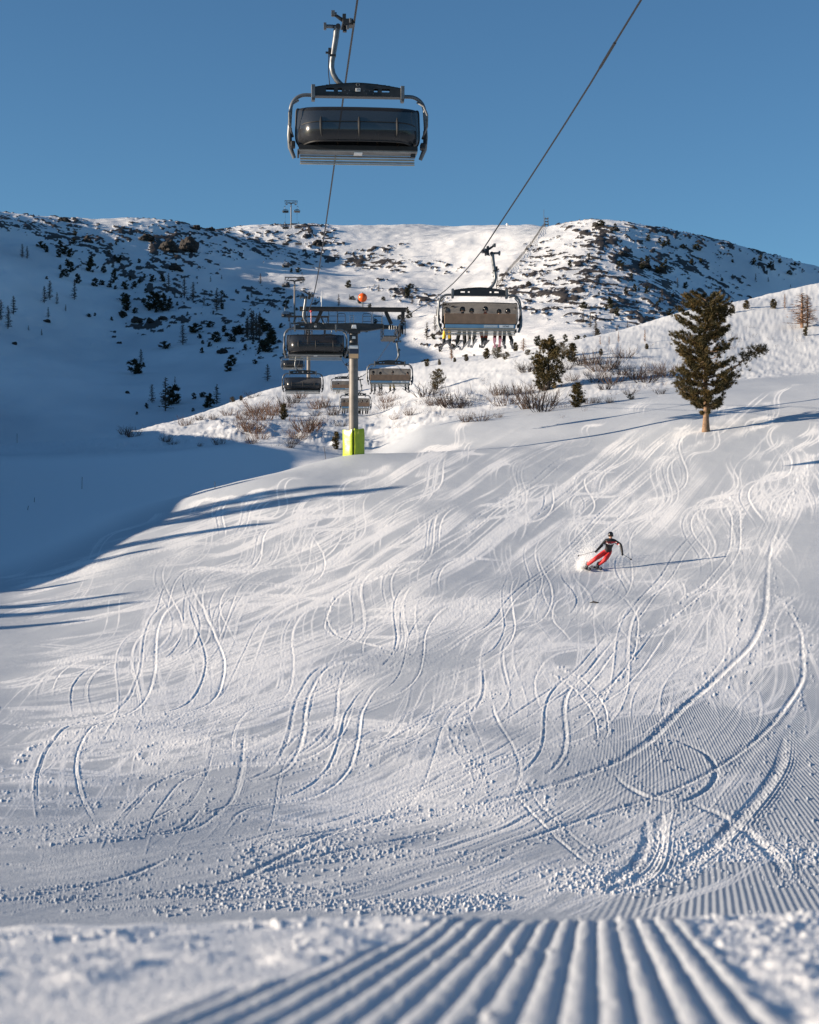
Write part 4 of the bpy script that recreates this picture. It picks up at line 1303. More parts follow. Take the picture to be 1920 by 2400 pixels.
# ------------------------------------------------------------------ vegetation
def leaf_material(name, c0, c1, c2, scale=3.0):
    m = bpy.data.materials.new(name); m.use_nodes = True
    nt = m.node_tree; b = nt.nodes["Principled BSDF"]
    b.inputs["Roughness"].default_value = 0.65; b.inputs["Specular IOR Level"].default_value = 0.25
    tc = nt.nodes.new("ShaderNodeTexCoord"); n = nt.nodes.new("ShaderNodeTexNoise"); n.inputs["Scale"].default_value = scale; n.inputs["Detail"].default_value = 3
    nt.links.new(tc.outputs["Object"], n.inputs["Vector"])
    cr = nt.nodes.new("ShaderNodeValToRGB"); e = cr.color_ramp.elements
    e[0].position = 0.32; e[0].color = (*c0, 1); e[1].position = 0.68; e[1].color = (*c2, 1)
    k = cr.color_ramp.elements.new(0.5); k.color = (*c1, 1)
    nt.links.new(n.outputs[0], cr.inputs[0]); nt.links.new(cr.outputs[0], b.inputs["Base Color"])
    return m


NEEDLE = leaf_material("stone_pine_needles", (0.034, 0.033, 0.013), (0.068, 0.052, 0.018), (0.125, 0.080, 0.023), 1.6)
NEEDLE2 = leaf_material("dwarf_pine_needles", (0.016, 0.020, 0.012), (0.030, 0.032, 0.017), (0.055, 0.046, 0.018), 1.5)
BARK = mat("pine_bark", (0.20, 0.125, 0.075), 0.85, noise=0.45, nscale=9, bump=0.8, bscale=14)
BARKD = mat("dark_bark", (0.045, 0.038, 0.032), 0.9, noise=0.3, nscale=6)
TWIG = mat("brown_twigs", (0.085, 0.046, 0.030), 0.85, noise=0.4, nscale=4)
TWIGG = mat("grey_twigs", (0.062, 0.041, 0.032), 0.85, noise=0.4, nscale=4)
LARCH = mat("larch_twigs", (0.075, 0.060, 0.048), 0.9, noise=0.3, nscale=3)
LARCHR = mat("reddish_larch_twigs", (0.26, 0.155, 0.10), 0.9, noise=0.3, nscale=3)
ROCKM = mat("dark_rock", (0.026, 0.023, 0.021), 0.9, noise=0.5, nscale=1.2, bump=0.8, bscale=4)


def tuft_tris(pos, direc, n, length, width, rng, spread=0.8):
    """n needle blades leaving each position, as triangles"""
    N = len(pos)
    pos = np.repeat(pos, n, 0); d = np.repeat(direc, n, 0)
    d = d + rng.normal(0, spread, (N * n, 3))
    d /= np.linalg.norm(d, axis=1)[:, None] + 1e-9
    side = np.cross(d, rng.normal(0, 1, (N * n, 3)))
    side /= np.linalg.norm(side, axis=1)[:, None] + 1e-9
    L = length * (0.6 + 0.7 * rng.random((N * n, 1)))
    base = pos + rng.normal(0, length * 0.16, (N * n, 3))
    a = base - side * width; b = base + side * width; c = base + d * L
    v = np.stack([a, b, c], 1).reshape(-1, 3)
    f = np.arange(len(v)).reshape(-1, 3)
    return v, f


def pine_parts(H, prof_l, prof_r, nbranch, tufts, blades, blen, bwid, seed, trunk_r, first=0.12, lean=0.0, droop=0.0, soft=0.055, tiers=0):
    """prof_l / prof_r: (height fraction, reach as a fraction of H) outlines on the two sides"""
    rng = np.random.default_rng(seed)
    br = MB(); P = []; D = []
    hl = np.array(prof_l); hr = np.array(prof_r)
    for k in range(nbranch):
        h = first + (0.985 - first) * ((k + rng.random()) / nbranch)
        if tiers: h = first + (0.985 - first) * (round((h - first) / (0.985 - first) * tiers) / tiers) + rng.normal(0, 0.10 / tiers)
        h = min(0.985, max(first, h))
        az = rng.random() * 2 * math.pi
        t = (math.cos(az) + 1) / 2
        reach = (np.interp(h, hl[:, 0], hl[:, 1]) * (1 - t) + np.interp(h, hr[:, 0], hr[:, 1]) * t) * H
        reach *= (0.76 + 0.30 * rng.random())
        if reach < 0.05: continue
        p0 = np.array([lean * h * H, 0, h * H])
        up = 0.10 + 0.45 * h ** 2 - droop
        pts = []
        m = 6
        kink = rng.normal(0, 0.12, 2)
        for q in range(m + 1):
            u = q / m
            pts.append(p0 + np.array([math.cos(az + kink[0] * u) * reach * u, math.sin(az + kink[0] * u) * reach * u, reach * (up * u + 0.22 * u * u - 0.16 * math.sin(u * 3.1) * (1 - h))]))
        pts = np.array(pts)
        br.tube([tuple(p) for p in pts[:-1]], [trunk_r * 0.30 * (1 - h * 0.7) * (1 - 0.75 * q / m) for q in range(m)], 4, caps=False)
        nt_ = max(3, int(tufts * (0.35 + reach / (0.22 * H))))
        u = 0.25 + 0.78 * rng.random(nt_) ** 0.75
        pp = np.stack([np.interp(u, np.linspace(0, 1, m + 1), pts[:, i]) for i in range(3)], 1)
        off = rng.normal(0, 1, (nt_, 3)) * np.array([1, 1, 0.40 if tiers else 0.55]) * (soft * H * (0.4 + 0.8 * reach / (0.2 * H)) * 0.55)
        pp = pp + off
        P.append(pp)
        dr_ = np.stack([np.full(nt_, math.cos(az)), np.full(nt_, math.sin(az)), np.full(nt_, 0.75)], 1)
        D.append(dr_)
    P = np.concatenate(P); D = np.concatenate(D)
    v, f = tuft_tris(P, D, blades, blen, bwid, rng)
    crown = np_mesh("crown", v, f, False)
    tr = MB()
    n = 9
    tr.tube([(lean * H * i / n + 0.012 * H * math.sin(i * 1.7 + seed) * (i / n), 0.008 * H * math.sin(i * 2.3), -0.15 + (H * 0.97 + 0.15) * i / n) for i in range(n + 1)],
            [trunk_r * (1.35 if i == 0 else 1.0) * (1 - 0.9 * (i / n)) + 0.01 for i in range(n + 1)], 10)
    return crown, tr.mesh("trunk", True), br.mesh("branches", True)


def make_tree(name, parts, mats, loc=(0, 0, 0)):
    r = empty(name, loc)
    link("crown", parts[0], mats[0], r)
    link("trunk", parts[1], mats[1], r)
    if len(parts) > 2 and parts[2] is not None: link("branches", parts[2], mats[1], r)
    return r


# the big stone pine on the piste
BPL = [(0.0, 0), (0.10, 0.0), (0.155, 0.045), (0.20, 0.10), (0.24, 0.16), (0.28, 0.29), (0.33, 0.25), (0.40, 0.25), (0.47, 0.18), (0.53, 0.22), (0.60, 0.27), (0.66, 0.27), (0.74, 0.25), (0.80, 0.23), (0.86, 0.19), (0.93, 0.165), (0.97, 0.13), (1.0, 0.06)]
BPR = [(0.0, 0), (0.10, 0.06), (0.135, 0.09), (0.155, 0.05), (0.20, 0.21), (0.25, 0.235), (0.30, 0.20), (0.38, 0.29), (0.42, 0.26), (0.50, 0.24), (0.58, 0.23), (0.66, 0.20), (0.72, 0.15), (0.78, 0.18), (0.84, 0.17), (0.93, 0.14), (0.97, 0.11), (1.0, 0.05)]
tp = on_ground(1655, 1014, 90, 130)
BH = 8.75 * tp.y / 111
big = make_tree("stone_pine", pine_parts(BH, BPL, BPR, 205, 20, 16, 0.20, 0.019, 5, 0.22, 0.14, 0.0, 0.10, 0.020, 15), (NEEDLE, BARK), tp - Vector((0, 0, 0.05)))
tag(big, "tall stone pine standing alone on the groomed piste, bare reddish trunk at its base", "tree")
# its long side branch reaching out on the far side from the sun
rng_ = np.random.default_rng(3)
bb = MB(); path = [(0.1, 0, BH * 0.40), (1.2, -0.1, BH * 0.44), (2.1, -0.15, BH * 0.50), (2.9, -0.2, BH * 0.585), (3.9, -0.2, BH * 0.62)]
bb.tube(path, [0.07, 0.06, 0.045, 0.03, 0.015], 6)
q = pchip(np.arange(5), np.array(path), 2.15 + 1.85 * rng_.random(150)) + rng_.normal(0, 1, (150, 3)) * np.array([0.26, 0.26, 0.24])
v, f = tuft_tris(q, np.tile(np.array([[0.6, 0, 0.8]]), (150, 1)), 15, 0.19, 0.017, rng_)
lb = bb.build("limb", BARK, big, smooth=True)
link("foliage", np_mesh("foliage", v, f, False), NEEDLE, lb)

# smaller kinds
OVL = [(0, 0.16), (0.1, 0.27), (0.3, 0.31), (0.55, 0.28), (0.8, 0.19), (0.93, 0.11), (1.0, 0.03)]
COLM = [(0, 0.10), (0.1, 0.2), (0.3, 0.235), (0.6, 0.22), (0.85, 0.15), (1.0, 0.03)]
WID = [(0, 0.30), (0.15, 0.50), (0.4, 0.52), (0.7, 0.38), (0.9, 0.2), (1.0, 0.05)]
KP = []
for i, (pr, nb_, tf, bl_, ln, wd) in enumerate([(OVL, 70, 12, 11, 0.17, 0.022), (WID, 50, 11, 10, 0.16, 0.022), (COLM, 70, 11, 11, 0.16, 0.022)]):
    KP.append(pine_parts(3.0, pr, pr, nb_, tf, bl_, ln, wd, 20 + i, 0.09, 0.03))
FP = []       # far pines, a few hundred blades each
for i, (pr, asp) in enumerate([(OVL, 1), (COLM, 1), (WID, 1), (OVL, 1)]):
    FP.append(pine_parts(4.0, pr, pr, 26, 4, 6, 0.62, 0.13, 40 + i, 0.10, 0.03))


def larch_parts(H, seed, nb_=90, rw=0.16, tw=0.012):
    rng = np.random.default_rng(seed)
    V = []; n = 0; F_ = []
    for k in range(nb_):
        h = 0.10 + 0.88 * k / nb_
        az = rng.random() * 6.283
        L = H * rw * (1.08 - h) ** 0.7 * (0.5 + 0.7 * rng.random())
        p0 = np.array([0, 0, h * H]); d = np.array([math.cos(az), math.sin(az), 0.05 + 0.35 * rng.random()])
        e = p0 + d * L
        s = np.array([-math.sin(az), math.cos(az), 0]) * tw
        V += [p0 - s, p0 + s, e, p0 - np.array([0, 0, tw]), p0 + np.array([0, 0, tw]), e]
        for q in range(5):
            u = 0.25 + 0.7 * rng.random()
            m = p0 + d * L * u
            dd_ = d * 0.5 + rng.normal(0, 0.5, 3); dd_ /= np.linalg.norm(dd_)
            ee = m + dd_ * L * 0.34
            sd_ = np.cross(dd_, rng.normal(0, 1, 3)); sd_ /= np.linalg.norm(sd_)
            V += [m - sd_ * tw * 0.7, m + sd_ * tw * 0.7, ee]
    V = np.array(V); f = np.arange(len(V)).reshape(-1, 3)
    tr = MB().tube([(0, 0, -0.3), (0, 0, H * 0.5), (0, 0, H)], [H * 0.016, H * 0.010, 0.01], 6)
    return np_mesh("crown", V, f, False), tr.mesh("trunk", True), None


LP = [larch_parts(6.0, 60 + i, 130, 0.17, 0.045) for i in range(3)]
LPF = [larch_parts(8.0, 70 + i, 80, 0.19, 0.11) for i in range(3)]


def shrub_mesh(seed, n=34, H=1.0, W=0.9, lean=0.25):
    rng = np.random.default_rng(seed)
    V = []; F_ = []

    def stem(p, d, L, r, depth):
        m = 4
        pts = [p]
        dcur = d
        for q in range(m):
            dcur = dcur + rng.normal(0, 0.16, 3) + np.array([0, 0, 0.10]); dcur /= np.linalg.norm(dcur)
            pts.append(pts[-1] + dcur * L / m)
        base = len(V)
        for q, pt in enumerate(pts):
            rr = r * (1 - 0.75 * q / m)
            for k in range(3):
                a = k * 2.094
                V.append(pt + rr * np.array([math.cos(a), math.sin(a), 0]))
        for q in range(m):
            for k in range(3):
                a = base + q * 3 + k; b = base + q * 3 + (k + 1) % 3
                F_.append((a, b, b + 3, a + 3))
        if depth > 0:
            for c in range(3):
                q = 1 + int(rng.integers(0, m))
                dd_ = dcur + rng.normal(0, 0.55, 3); dd_[2] = abs(dd_[2]); dd_ /= np.linalg.norm(dd_)
                stem(pts[min(q, m)], dd_, L * (0.35 + 0.25 * rng.random()), r * 0.6, depth - 1)
    for k in range(n):
        az = rng.random() * 6.283; rad = W * 0.42 * math.sqrt(rng.random())
        p = np.array([math.cos(az) * rad, math.sin(az) * rad, -0.05])
        d = np.array([math.cos(az) * 0.75 + lean * rng.normal(), math.sin(az) * 0.75, 0.55 + 0.8 * rng.random()]); d /= np.linalg.norm(d)
        stem(p, d, H * (0.55 + 0.5 * rng.random()), 0.024, 1)
    return np_mesh("twigs", np.array(V), np.array(F_), False)


SH = [shrub_mesh(80 + i, 26 + 6 * (i % 3), 1.0, 1.1 + 0.3 * (i % 2), 0.2 + 0.1 * (i % 3)) for i in range(6)]
for me in SH: me.materials.append(TWIG)


def place_tree(name, parts, mats, loc, h, base_h, label, cat, group, wide=1.0, rz=0.0):
    r = empty(name, loc, rz)
    s = h / base_h
    r.scale = (s * wide, s * wide, s)
    link("crown", parts[0], mats[0], r); link("trunk", parts[1], mats[1], r)
    if parts[2] is not None: link("branches", parts[2], mats[1], r)
    tag(r, label, cat, group)
    return r


# pines on the knoll and by the piste: image column, foot, height in px, kind, label
def hpx(p, px): return px * p.y / F


G_KP = "small pines on the sunny knoll"
KN = [(1286, 919, 110, 0, "dense dark green pine, biggest on the knoll, amid bare shrubs", 1.0),
      (1317, 838, 34, 1, "low pine bush just behind the biggest knoll pine, paler of a touching pair", .8),
      (1340, 848, 42, 2, "upright golden pine behind the biggest knoll pine, nearer of a touching pair", 1.2),
      (1353, 955, 54, 0, "round golden pine bush at the piste edge below the biggest knoll pine", 1.0),
      (1026, 913, 44, 1, "lone bushy golden pine on open snow past the pylon platform", .8),
      (1166, 840, 30, 1, "golden pine bush on the knoll crest under the occupied chair's skis", .9),
      (1187, 842, 17, 1, "low orange tinged pine bush beside the one under the chair's skis", 1.0),
      (1208, 823, 20, 0, "little pine on the crest next to the fuzzy orange larch", 1.0),
      (1409, 833, 15, 0, "tiny golden pine above the bare shrubs on the open knoll", 1.0),
      (1238, 832, 13, 1, "flat dark pine sprig at the crest beside the fuzzy orange larch", 1.2),
      (1516, 819, 13, 0, "tiny pine under a thin larch sapling on the open knoll", 1.0),
      (1093, 846, 16, 0, "small dark crest pine below the occupied chair's yellow legs", 1.0),
      (1066, 849, 11, 0, "tiny crest pine next to the bare larch sapling", 1.0),
      (1030, 856, 12, 0, "tiny crest pine between the sloping chair and the knoll's lone pine", 1.0),
      (1001, 860, 16, 0, "crest pine just off the bottom corner of the chair past the pylon", 1.0),
      (1141, 841, 24, 0, "dark pine on the knoll crest under the occupied chair's footrest", 1.0),
      (1717, 736, 20, 0, "small pine on the skyline crest, nearest to the big stone pine", 1.0),
      (1750, 728, 20, 0, "double crowned small pine in the middle of the skyline crest row", 1.2),
      (1813, 726, 22, 0, "small pine at the crest beside a sparse reddish larch", 1.1),
      (1888, 788, 22, 2, "small pine sapling on a snow lump below the reddish larches", 1.0),
      (787, 1056, 40, 2, "slim dark pine sapling in the shade beside the lime crash mats", .9),
      (172, 1022, 22, 2, "small dark pine at the low end of the knoll in the shade", 1.0),
      (545, 943, 13, 1, "flat dark pine bush peeping over the low part of the knoll crest", 1.0),
      (565, 939, 12, 0, "tiny dark pine peeping over the knoll crest by a flat pine bush", 1.0),
      (1478, 996 - 58, 14, 1, "low dark pine tuft at the piste edge beside the big pine's lowest branch", 1.2),
      (665, 985, 36, 0, "reddish brown pine sapling rising among the thickest bare shrubs", .8)]
for (x, y, px, k, lab, wd) in KN:
    p = on_ground(x, y, 100, 262)
    p.z -= 0.08
    place_tree("pine", KP[k], (NEEDLE, BARKD), p, hpx(p, px) * 1.06, 3.0, lab, "tree", G_KP, wd, RNG.random() * 6)

G_LK = "bare reddish larches on the sunny knoll"
LKN = [(1880, 768, 78, "tall reddish bare larch high on the slope, denser of the pair", 3.3), (1893, 768, 72, "tall reddish bare larch on its slope, thinner of the pair", 2.0), (1840, 730, 36, "sparse reddish larch beside the small skyline pine", 1.0),
       (1512, 806, 32, "thin reddish larch sapling above a tiny pine on the open knoll", .9), (1407, 811, 22, "faint larch sapling on the crest, first in the row past the fuzzy larch", .9), (1428, 808, 20, "faint larch sapling on the crest, second in the row past the fuzzy larch", .9),
       (1450, 804, 25, "faint larch sapling on the crest, third in the row past the fuzzy larch", .9), (1227, 823, 30, "fuzzy orange larch on the knoll crest beside the occupied chair", 2.2), (1058, 846, 40, "thin bare larch sapling on the knoll crest below the chair's yellow legs", .8)]
for (x, y, px, lab, wd) in LKN:
    p = on_ground(x, y, 100, 262)
    place_tree("larch", LP[int(RNG.integers(3))], (LARCHR, LARCHR), p, hpx(p, px) * 1.05, 6.0, lab, "tree", G_LK, wd, RNG.random() * 6)

# bare shrubs on the knoll
G_SH = "bare brown shrubs on the snowy knoll"
SHR = [(436, 999, 24), (470, 985, 16), (500, 984, 14), (535, 975, 20), (570, 985, 24), (590, 975, 24), (600, 970, 36), (615, 985, 40), (640, 975, 32), (655, 965, 24), (668, 955, 26), (690, 945, 22), (702, 934, 24), (745, 960, 30), (762, 955, 22), (740, 975, 18),
       (575, 1005, 32), (590, 1012, 32), (600, 1022, 28), (612, 1030, 22), (590, 1041, 20), (725, 1010, 42), (715, 1020, 34), (700, 1030, 28), (735, 1000, 26), (690, 1042, 20), (390, 1042, 18), (405, 1043, 14), (310, 1026, 24), (295, 1023, 18), (512, 1042, 22), (470, 1047, 10), (681, 1050, 15),
       (905, 960, 24), (925, 985, 14), (910, 945, 20), (890, 930, 16), (800, 1000, 18), (780, 975, 24), (997, 932, 36), (1058, 959, 44), (1016, 951, 24), (1040, 957, 26), (1081, 959, 32), (1169, 928, 26), (1185, 951, 40), (1200, 928, 26), (1254, 957, 58), (1273, 966, 44), (1231, 926, 26),
       (1093, 991, 22), (1127, 989, 26), (1169, 980, 12), (1238, 875, 28), (1226, 868, 18), (1357, 860, 26), (1384, 858, 32), (1410, 872, 44), (1428, 866, 38), (1399, 896, 28), (1437, 899, 38), (1464, 842, 28), (1491, 892, 34), (1514, 896, 38), (1537, 877, 26), (1560, 884, 34), (1476, 926, 17), (1399, 945, 16), (1430, 945, 14), (1380, 948, 16), (1326, 868, 22), (1550, 925, 14), (592, 934, 18), (206, 1018, 22), (960, 975, 18), (1455, 880, 30), (1340, 895, 20), (1420, 915, 20)]
ANCH = [(1286, 880, "the biggest knoll pine"), (830, 960, "the pylon shaft"), (1353, 940, "the round piste-edge pine"), (1026, 895, "the lone bushy pine"), (1655, 900, "the big stone pine"), (787, 1040, "the slim shaded sapling"), (665, 968, "the reddish sapling"), (1409, 826, "the tiny golden pine"), (172, 1012, "the low dark pine"), (1512, 800, "the thin larch sapling")]
SEEN = {}


def where(x, y, anchors):
    d = [((x - a) ** 2 + ((y - b) * 1.5) ** 2, a, b, n) for a, b, n in anchors]
    d.sort()
    _, a, b, n = d[0]
    dx, dy = x - a, y - b
    dist = math.hypot(dx, dy)
    far = "close" if dist < 40 else ("a little way" if dist < 110 else "well")
    if abs(dy) > 1.2 * abs(dx): rel = ("below" if dy > 0 else "above")
    elif abs(dx) > 2.2 * abs(dy): rel = ("on the sunward side of" if dx < 0 else "on the shadow side of")
    else: rel = ("down and sunward of" if dx < 0 and dy > 0 else "down and shadeward of" if dy > 0 else "up and sunward of" if dx < 0 else "up and shadeward of")
    return far, rel, n


def unique(lab_options):
    for l in lab_options:
        if l not in SEEN:
            SEEN[l] = 1; return l
    SEEN[lab_options[-1]] = SEEN.get(lab_options[-1], 0) + 1
    return lab_options[-1]


SIZE_S = [(16, "very small"), (24, "small"), (33, "medium"), (99, "large")]
for i, (x, y, px) in enumerate(SHR):
    p = on_ground(x, y, 100, 262)
    o = link("shrub", SH[i % 6], None, None, p)
    sunny = x < 760  # column picks the shrub's own colour
    m_ = TWIG if (sunny or (900 < x < 960)) else TWIGG
    o.material_slots[0].link = 'OBJECT'; o.material_slots[0].material = m_
    h = hpx(p, px) * 0.98
    o.rotation_euler = (0, 0, RNG.random() * 6)
    o.scale = (h * 1.15, h * 1.15, h)
    sz = next(n for lim, n in SIZE_S if px <= lim)
    col_ = "reddish" if m_ is TWIG else "grey"
    far, rel, n = where(x, y, ANCH)
    n2 = sorted(ANCH, key=lambda a: (x - a[0]) ** 2 + ((y - a[1]) * 1.5) ** 2)[1][2]
    rel = rel.replace("on the sunward side of", "sunward of").replace("on the shadow side of", "shadeward of")
    tag(o, unique([f"{sz} {col_} bare shrub {rel} {n}", f"{sz} {col_} bare shrub {far} {rel} {n}", f"{sz} {col_} bare shrub between {n} and {n2}", f"{sz} {col_} bare shrub {rel} {n}, toward {n2}"]), "shrub", G_SH)
# low twigs poking through the snow between the shrubs: one mass nobody could count
tv = []; tf = []; nv_ = 0
SM = [shrub_mesh(140 + i, 5, 1.0, 1.6, 0.5) for i in range(4)]
SMV = []
for me in SM:
    a = np.zeros(len(me.vertices) * 3, np.float32); me.vertices.foreach_get("co", a)
    q_ = np.zeros(len(me.loops), np.int32); me.loops.foreach_get("vertex_index", q_)
    SMV.append((a.reshape(-1, 3), q_.reshape(-1, 4)))
    bpy.data.meshes.remove(me)
for k in range(330):
    bx_ = [(640, 985, 90, 32), (600, 1020, 70, 18), (720, 1015, 45, 20), (930, 960, 60, 25), (1080, 950, 70, 24), (1200, 935, 70, 22), (1270, 955, 50, 14), (1400, 880, 70, 22), (1470, 900, 80, 22), (1540, 885, 50, 20), (1700, 800, 140, 30)][k % 11]
    x_, y_ = RNG.normal(bx_[0], bx_[2] * 0.7), RNG.normal(bx_[1], bx_[3] * 0.7)
    if not 10 < x_ < 1910 or y_ < np.interp(x_, [0, 640, 850, 1400, 1920], [1046, 914, 872, 790, 668]): continue
    p_ = on_ground(x_, y_, 135, 262)
    if p_.y > 258: continue
    h_ = (5 + 9 * RNG.random()) * p_.y / F
    an_ = RNG.random() * 6.28
    V_, F0 = SMV[k % 4]
    c_, s_ = math.cos(an_), math.sin(an_)
    W_ = np.stack([(V_[:, 0] * c_ - V_[:, 1] * s_) * h_ * 1.2 + p_.x, (V_[:, 0] * s_ + V_[:, 1] * c_) * h_ * 1.2 + p_.y, V_[:, 2] * h_ + p_.z], 1)
    tv.append(W_); tf.append(F0 + nv_); nv_ += len(W_)
o = link("undergrowth", np_mesh("undergrowth", np.concatenate(tv), np.concatenate(tf), False), TWIG)
tag(o, "low bare brown twigs poking through the snow of the knoll", "undergrowth", kind="stuff")

# far trees on the mountainside
MLZ = [(280, 620, 110), (315, 600, 120), (360, 630, 80), (470, 605, 130), (50, 785, 150), (5, 730, 130), (85, 695, 120), (305, 715, 70), (415, 670, 45), (180, 795, 35), (262, 830, 45), (1065, 555, 110), (1165, 590, 130), (1220, 610, 120), (1370, 680, 150), (1400, 640, 80), (960, 1255, 120), (1045, 1310, 210), (890, 1000, 90), (1155, 885, 130), (1600, 860, 190), (1565, 860, 150), (1640, 850, 170), (1370, 1265, 130), (1690, 1115, 110), (1105, 1125, 45), (1590, 590, 60), (1645, 500, 70), (1290, 640, 70), (1330, 490, 40), (1400, 470, 30), (140, 340, 90), (172, 340, 80)]
MPZ = [(570, 430, 75), (600, 520, 50), (640, 510, 30), (575, 365, 40), (490, 500, 55), (380, 415, 30), (410, 315, 50), (445, 330, 50), (425, 385, 40), (445, 425, 60), (410, 460, 45), (385, 465, 30), (295, 470, 20), (370, 335, 50), (260, 275, 40), (290, 305, 40), (785, 535, 45), (720, 485, 70), (785, 615, 50), (793, 670, 70), (775, 722, 40), (705, 735, 25), (970, 655, 95), (940, 670, 45), (1035, 615, 50), (1070, 650, 55), (1035, 670, 50), (965, 490, 40), (1025, 485, 40), (920, 560, 30), (1235, 808, 55), (1260, 850, 30), (1365, 865, 60), (1480, 872, 45), (1430, 837, 25), (1480, 820, 45), (1510, 820, 45), (1275, 940, 35), (1040, 912, 45), (1325, 895, 30), (1465, 1020, 65), (1440, 1055, 55), (850, 1070, 85), (905, 1025, 30), (1095, 1260, 110), (1225, 1235, 40), (1285, 1218, 35), (1325, 1280, 80), (925, 1287, 35), (1715, 885, 85), (1680, 932, 60), (1655, 892, 40), (1220, 1307, 25), (865, 1325, 22), (1610, 1006, 30), (820, 480, 30), (850, 520, 35), (880, 500, 30), (690, 520, 25), (730, 540, 25), (655, 430, 40), (905, 620, 25), (855, 690, 35), (990, 680, 30), (1120, 640, 25), (600, 705, 22), (560, 712, 22), (1550, 905, 25), (1635, 945, 35), (1600, 880, 30), (1700, 800, 40)]
MPC = [(110, 600, 70), (165, 660, 65), (135, 700, 60), (0, 610, 40), (850, 420, 40), (860, 530, 35), (850, 500, 25), (1148, 745, 30), (1255, 735, 40), (1190, 735, 22), (1015, 762, 24), (950, 772, 35), (500, 690, 40), (520, 720, 45), (545, 735, 50), (575, 440, 20), (610, 460, 25), (730, 440, 20), (265, 300, 22), (300, 300, 25), (690, 560, 25), (640, 600, 30), (1020, 700, 30), (1080, 690, 28), (985, 640, 25)]
MLC = [(65, 620, 130), (90, 625, 120), (40, 630, 100), (708, 395, 40), (875, 460, 60), (505, 470, 65), (560, 440, 30), (1075, 745, 70), (895, 410, 45), (1000, 520, 40), (990, 600, 80), (950, 640, 90)]
MPR = [(550, 585, 60), (590, 620, 40), (885, 620, 35), (1240, 325, 18), (1360, 335, 35), (1395, 315, 30), (1455, 355, 30), (1505, 330, 25), (690, 490, 35), (765, 205, 35), (1040, 260, 35), (145, 795, 55), (220, 767, 38), (300, 772, 45), (370, 767, 35), (190, 787, 30), (480, 735, 35), (410, 755, 25), (855, 230, 30), (880, 225, 30), (830, 215, 30), (580, 135, 30), (500, 120, 30), (760, 330, 40), (850, 380, 40), (730, 330, 30), (610, 350, 30), (760, 500, 40), (640, 500, 30), (830, 550, 30), (960, 250, 25), (1180, 430, 20), (1010, 340, 30), (1060, 335, 30), (1560, 400, 25), (1590, 345, 22)]
MLR = [(640, 160, 30), (930, 470, 60), (960, 600, 90), (845, 550, 70), (1370, 425, 40), (1440, 435, 30), (1015, 510, 40), (800, 680, 60), (1630, 385, 30), (1385, 360, 30), (1240, 425, 35), (1565, 465, 20), (590, 740, 60), (650, 690, 45), (400, 660, 60), (440, 690, 90), (470, 740, 100)]


def conv(lst, k, ox, oy): return [(ox + a / k, oy + b / k, c / k) for a, b, c in lst]


MP = conv(MPZ, 2.695, 0, 480) + conv(MPC, 2.156, 560, 500) + conv(MPR, 2.396, 1200, 480)
ML = conv(MLZ, 2.695, 0, 480) + conv(MLC, 2.156, 560, 500) + conv(MLR, 2.396, 1200, 480)
# more little pines where the scrub grows
for k in range(50):
    b_ = [(330, 640, 130, 25, 20), (480, 700, 110, 40, 25), (580, 790, 90, 40, 20), (1440, 620, 110, 45, 35), (1380, 700, 120, 45, 12), (1560, 650, 120, 40, 20), (900, 700, 120, 50, 10), (640, 720, 60, 60, 0), (230, 600, 120, 20, 25)][k % 9]
    a = R(b_[4]); u, w_ = RNG.normal(0, b_[2] * 0.6), RNG.normal(0, b_[3] * 0.6)
    MP.append((b_[0] + u * math.cos(a) - w_ * math.sin(a), b_[1] + u * math.sin(a) + w_ * math.cos(a), 6 + 10 * RNG.random()))
MANCH = [(341, 520, "the sunlit summit knob"), (400, 580, "the big dark outcrop"), (689, 700, "the second far pylon"), (740, 565, "the black boulder"), (590, 770, "the larch clump"), (385, 960, "the tall larch pair"), (290, 720, "the bushy column pine"), (100, 700, "the larch trio"), (1420, 560, "the dark rocky rib"), (1240, 670, "the round boulder"), (1127, 700, "the occupied chair"), (1275, 540, "the crest fence"), (1656, 720, "the big pine's tip"), (850, 700, "the orange ball"), (1800, 600, "the long far ridge"), (530, 850, "the dark post pair"), (20, 770, "the edge larches"), (940, 760, "the chair past the pylon")]
G_MP = "dark dwarf pines scattered over the far mountainside"
G_ML = "bare larches scattered over the far mountainside"
SIZE_F = [(9, "tiny"), (16, "little"), (25, "small"), (40, "stout"), (999, "tall")]


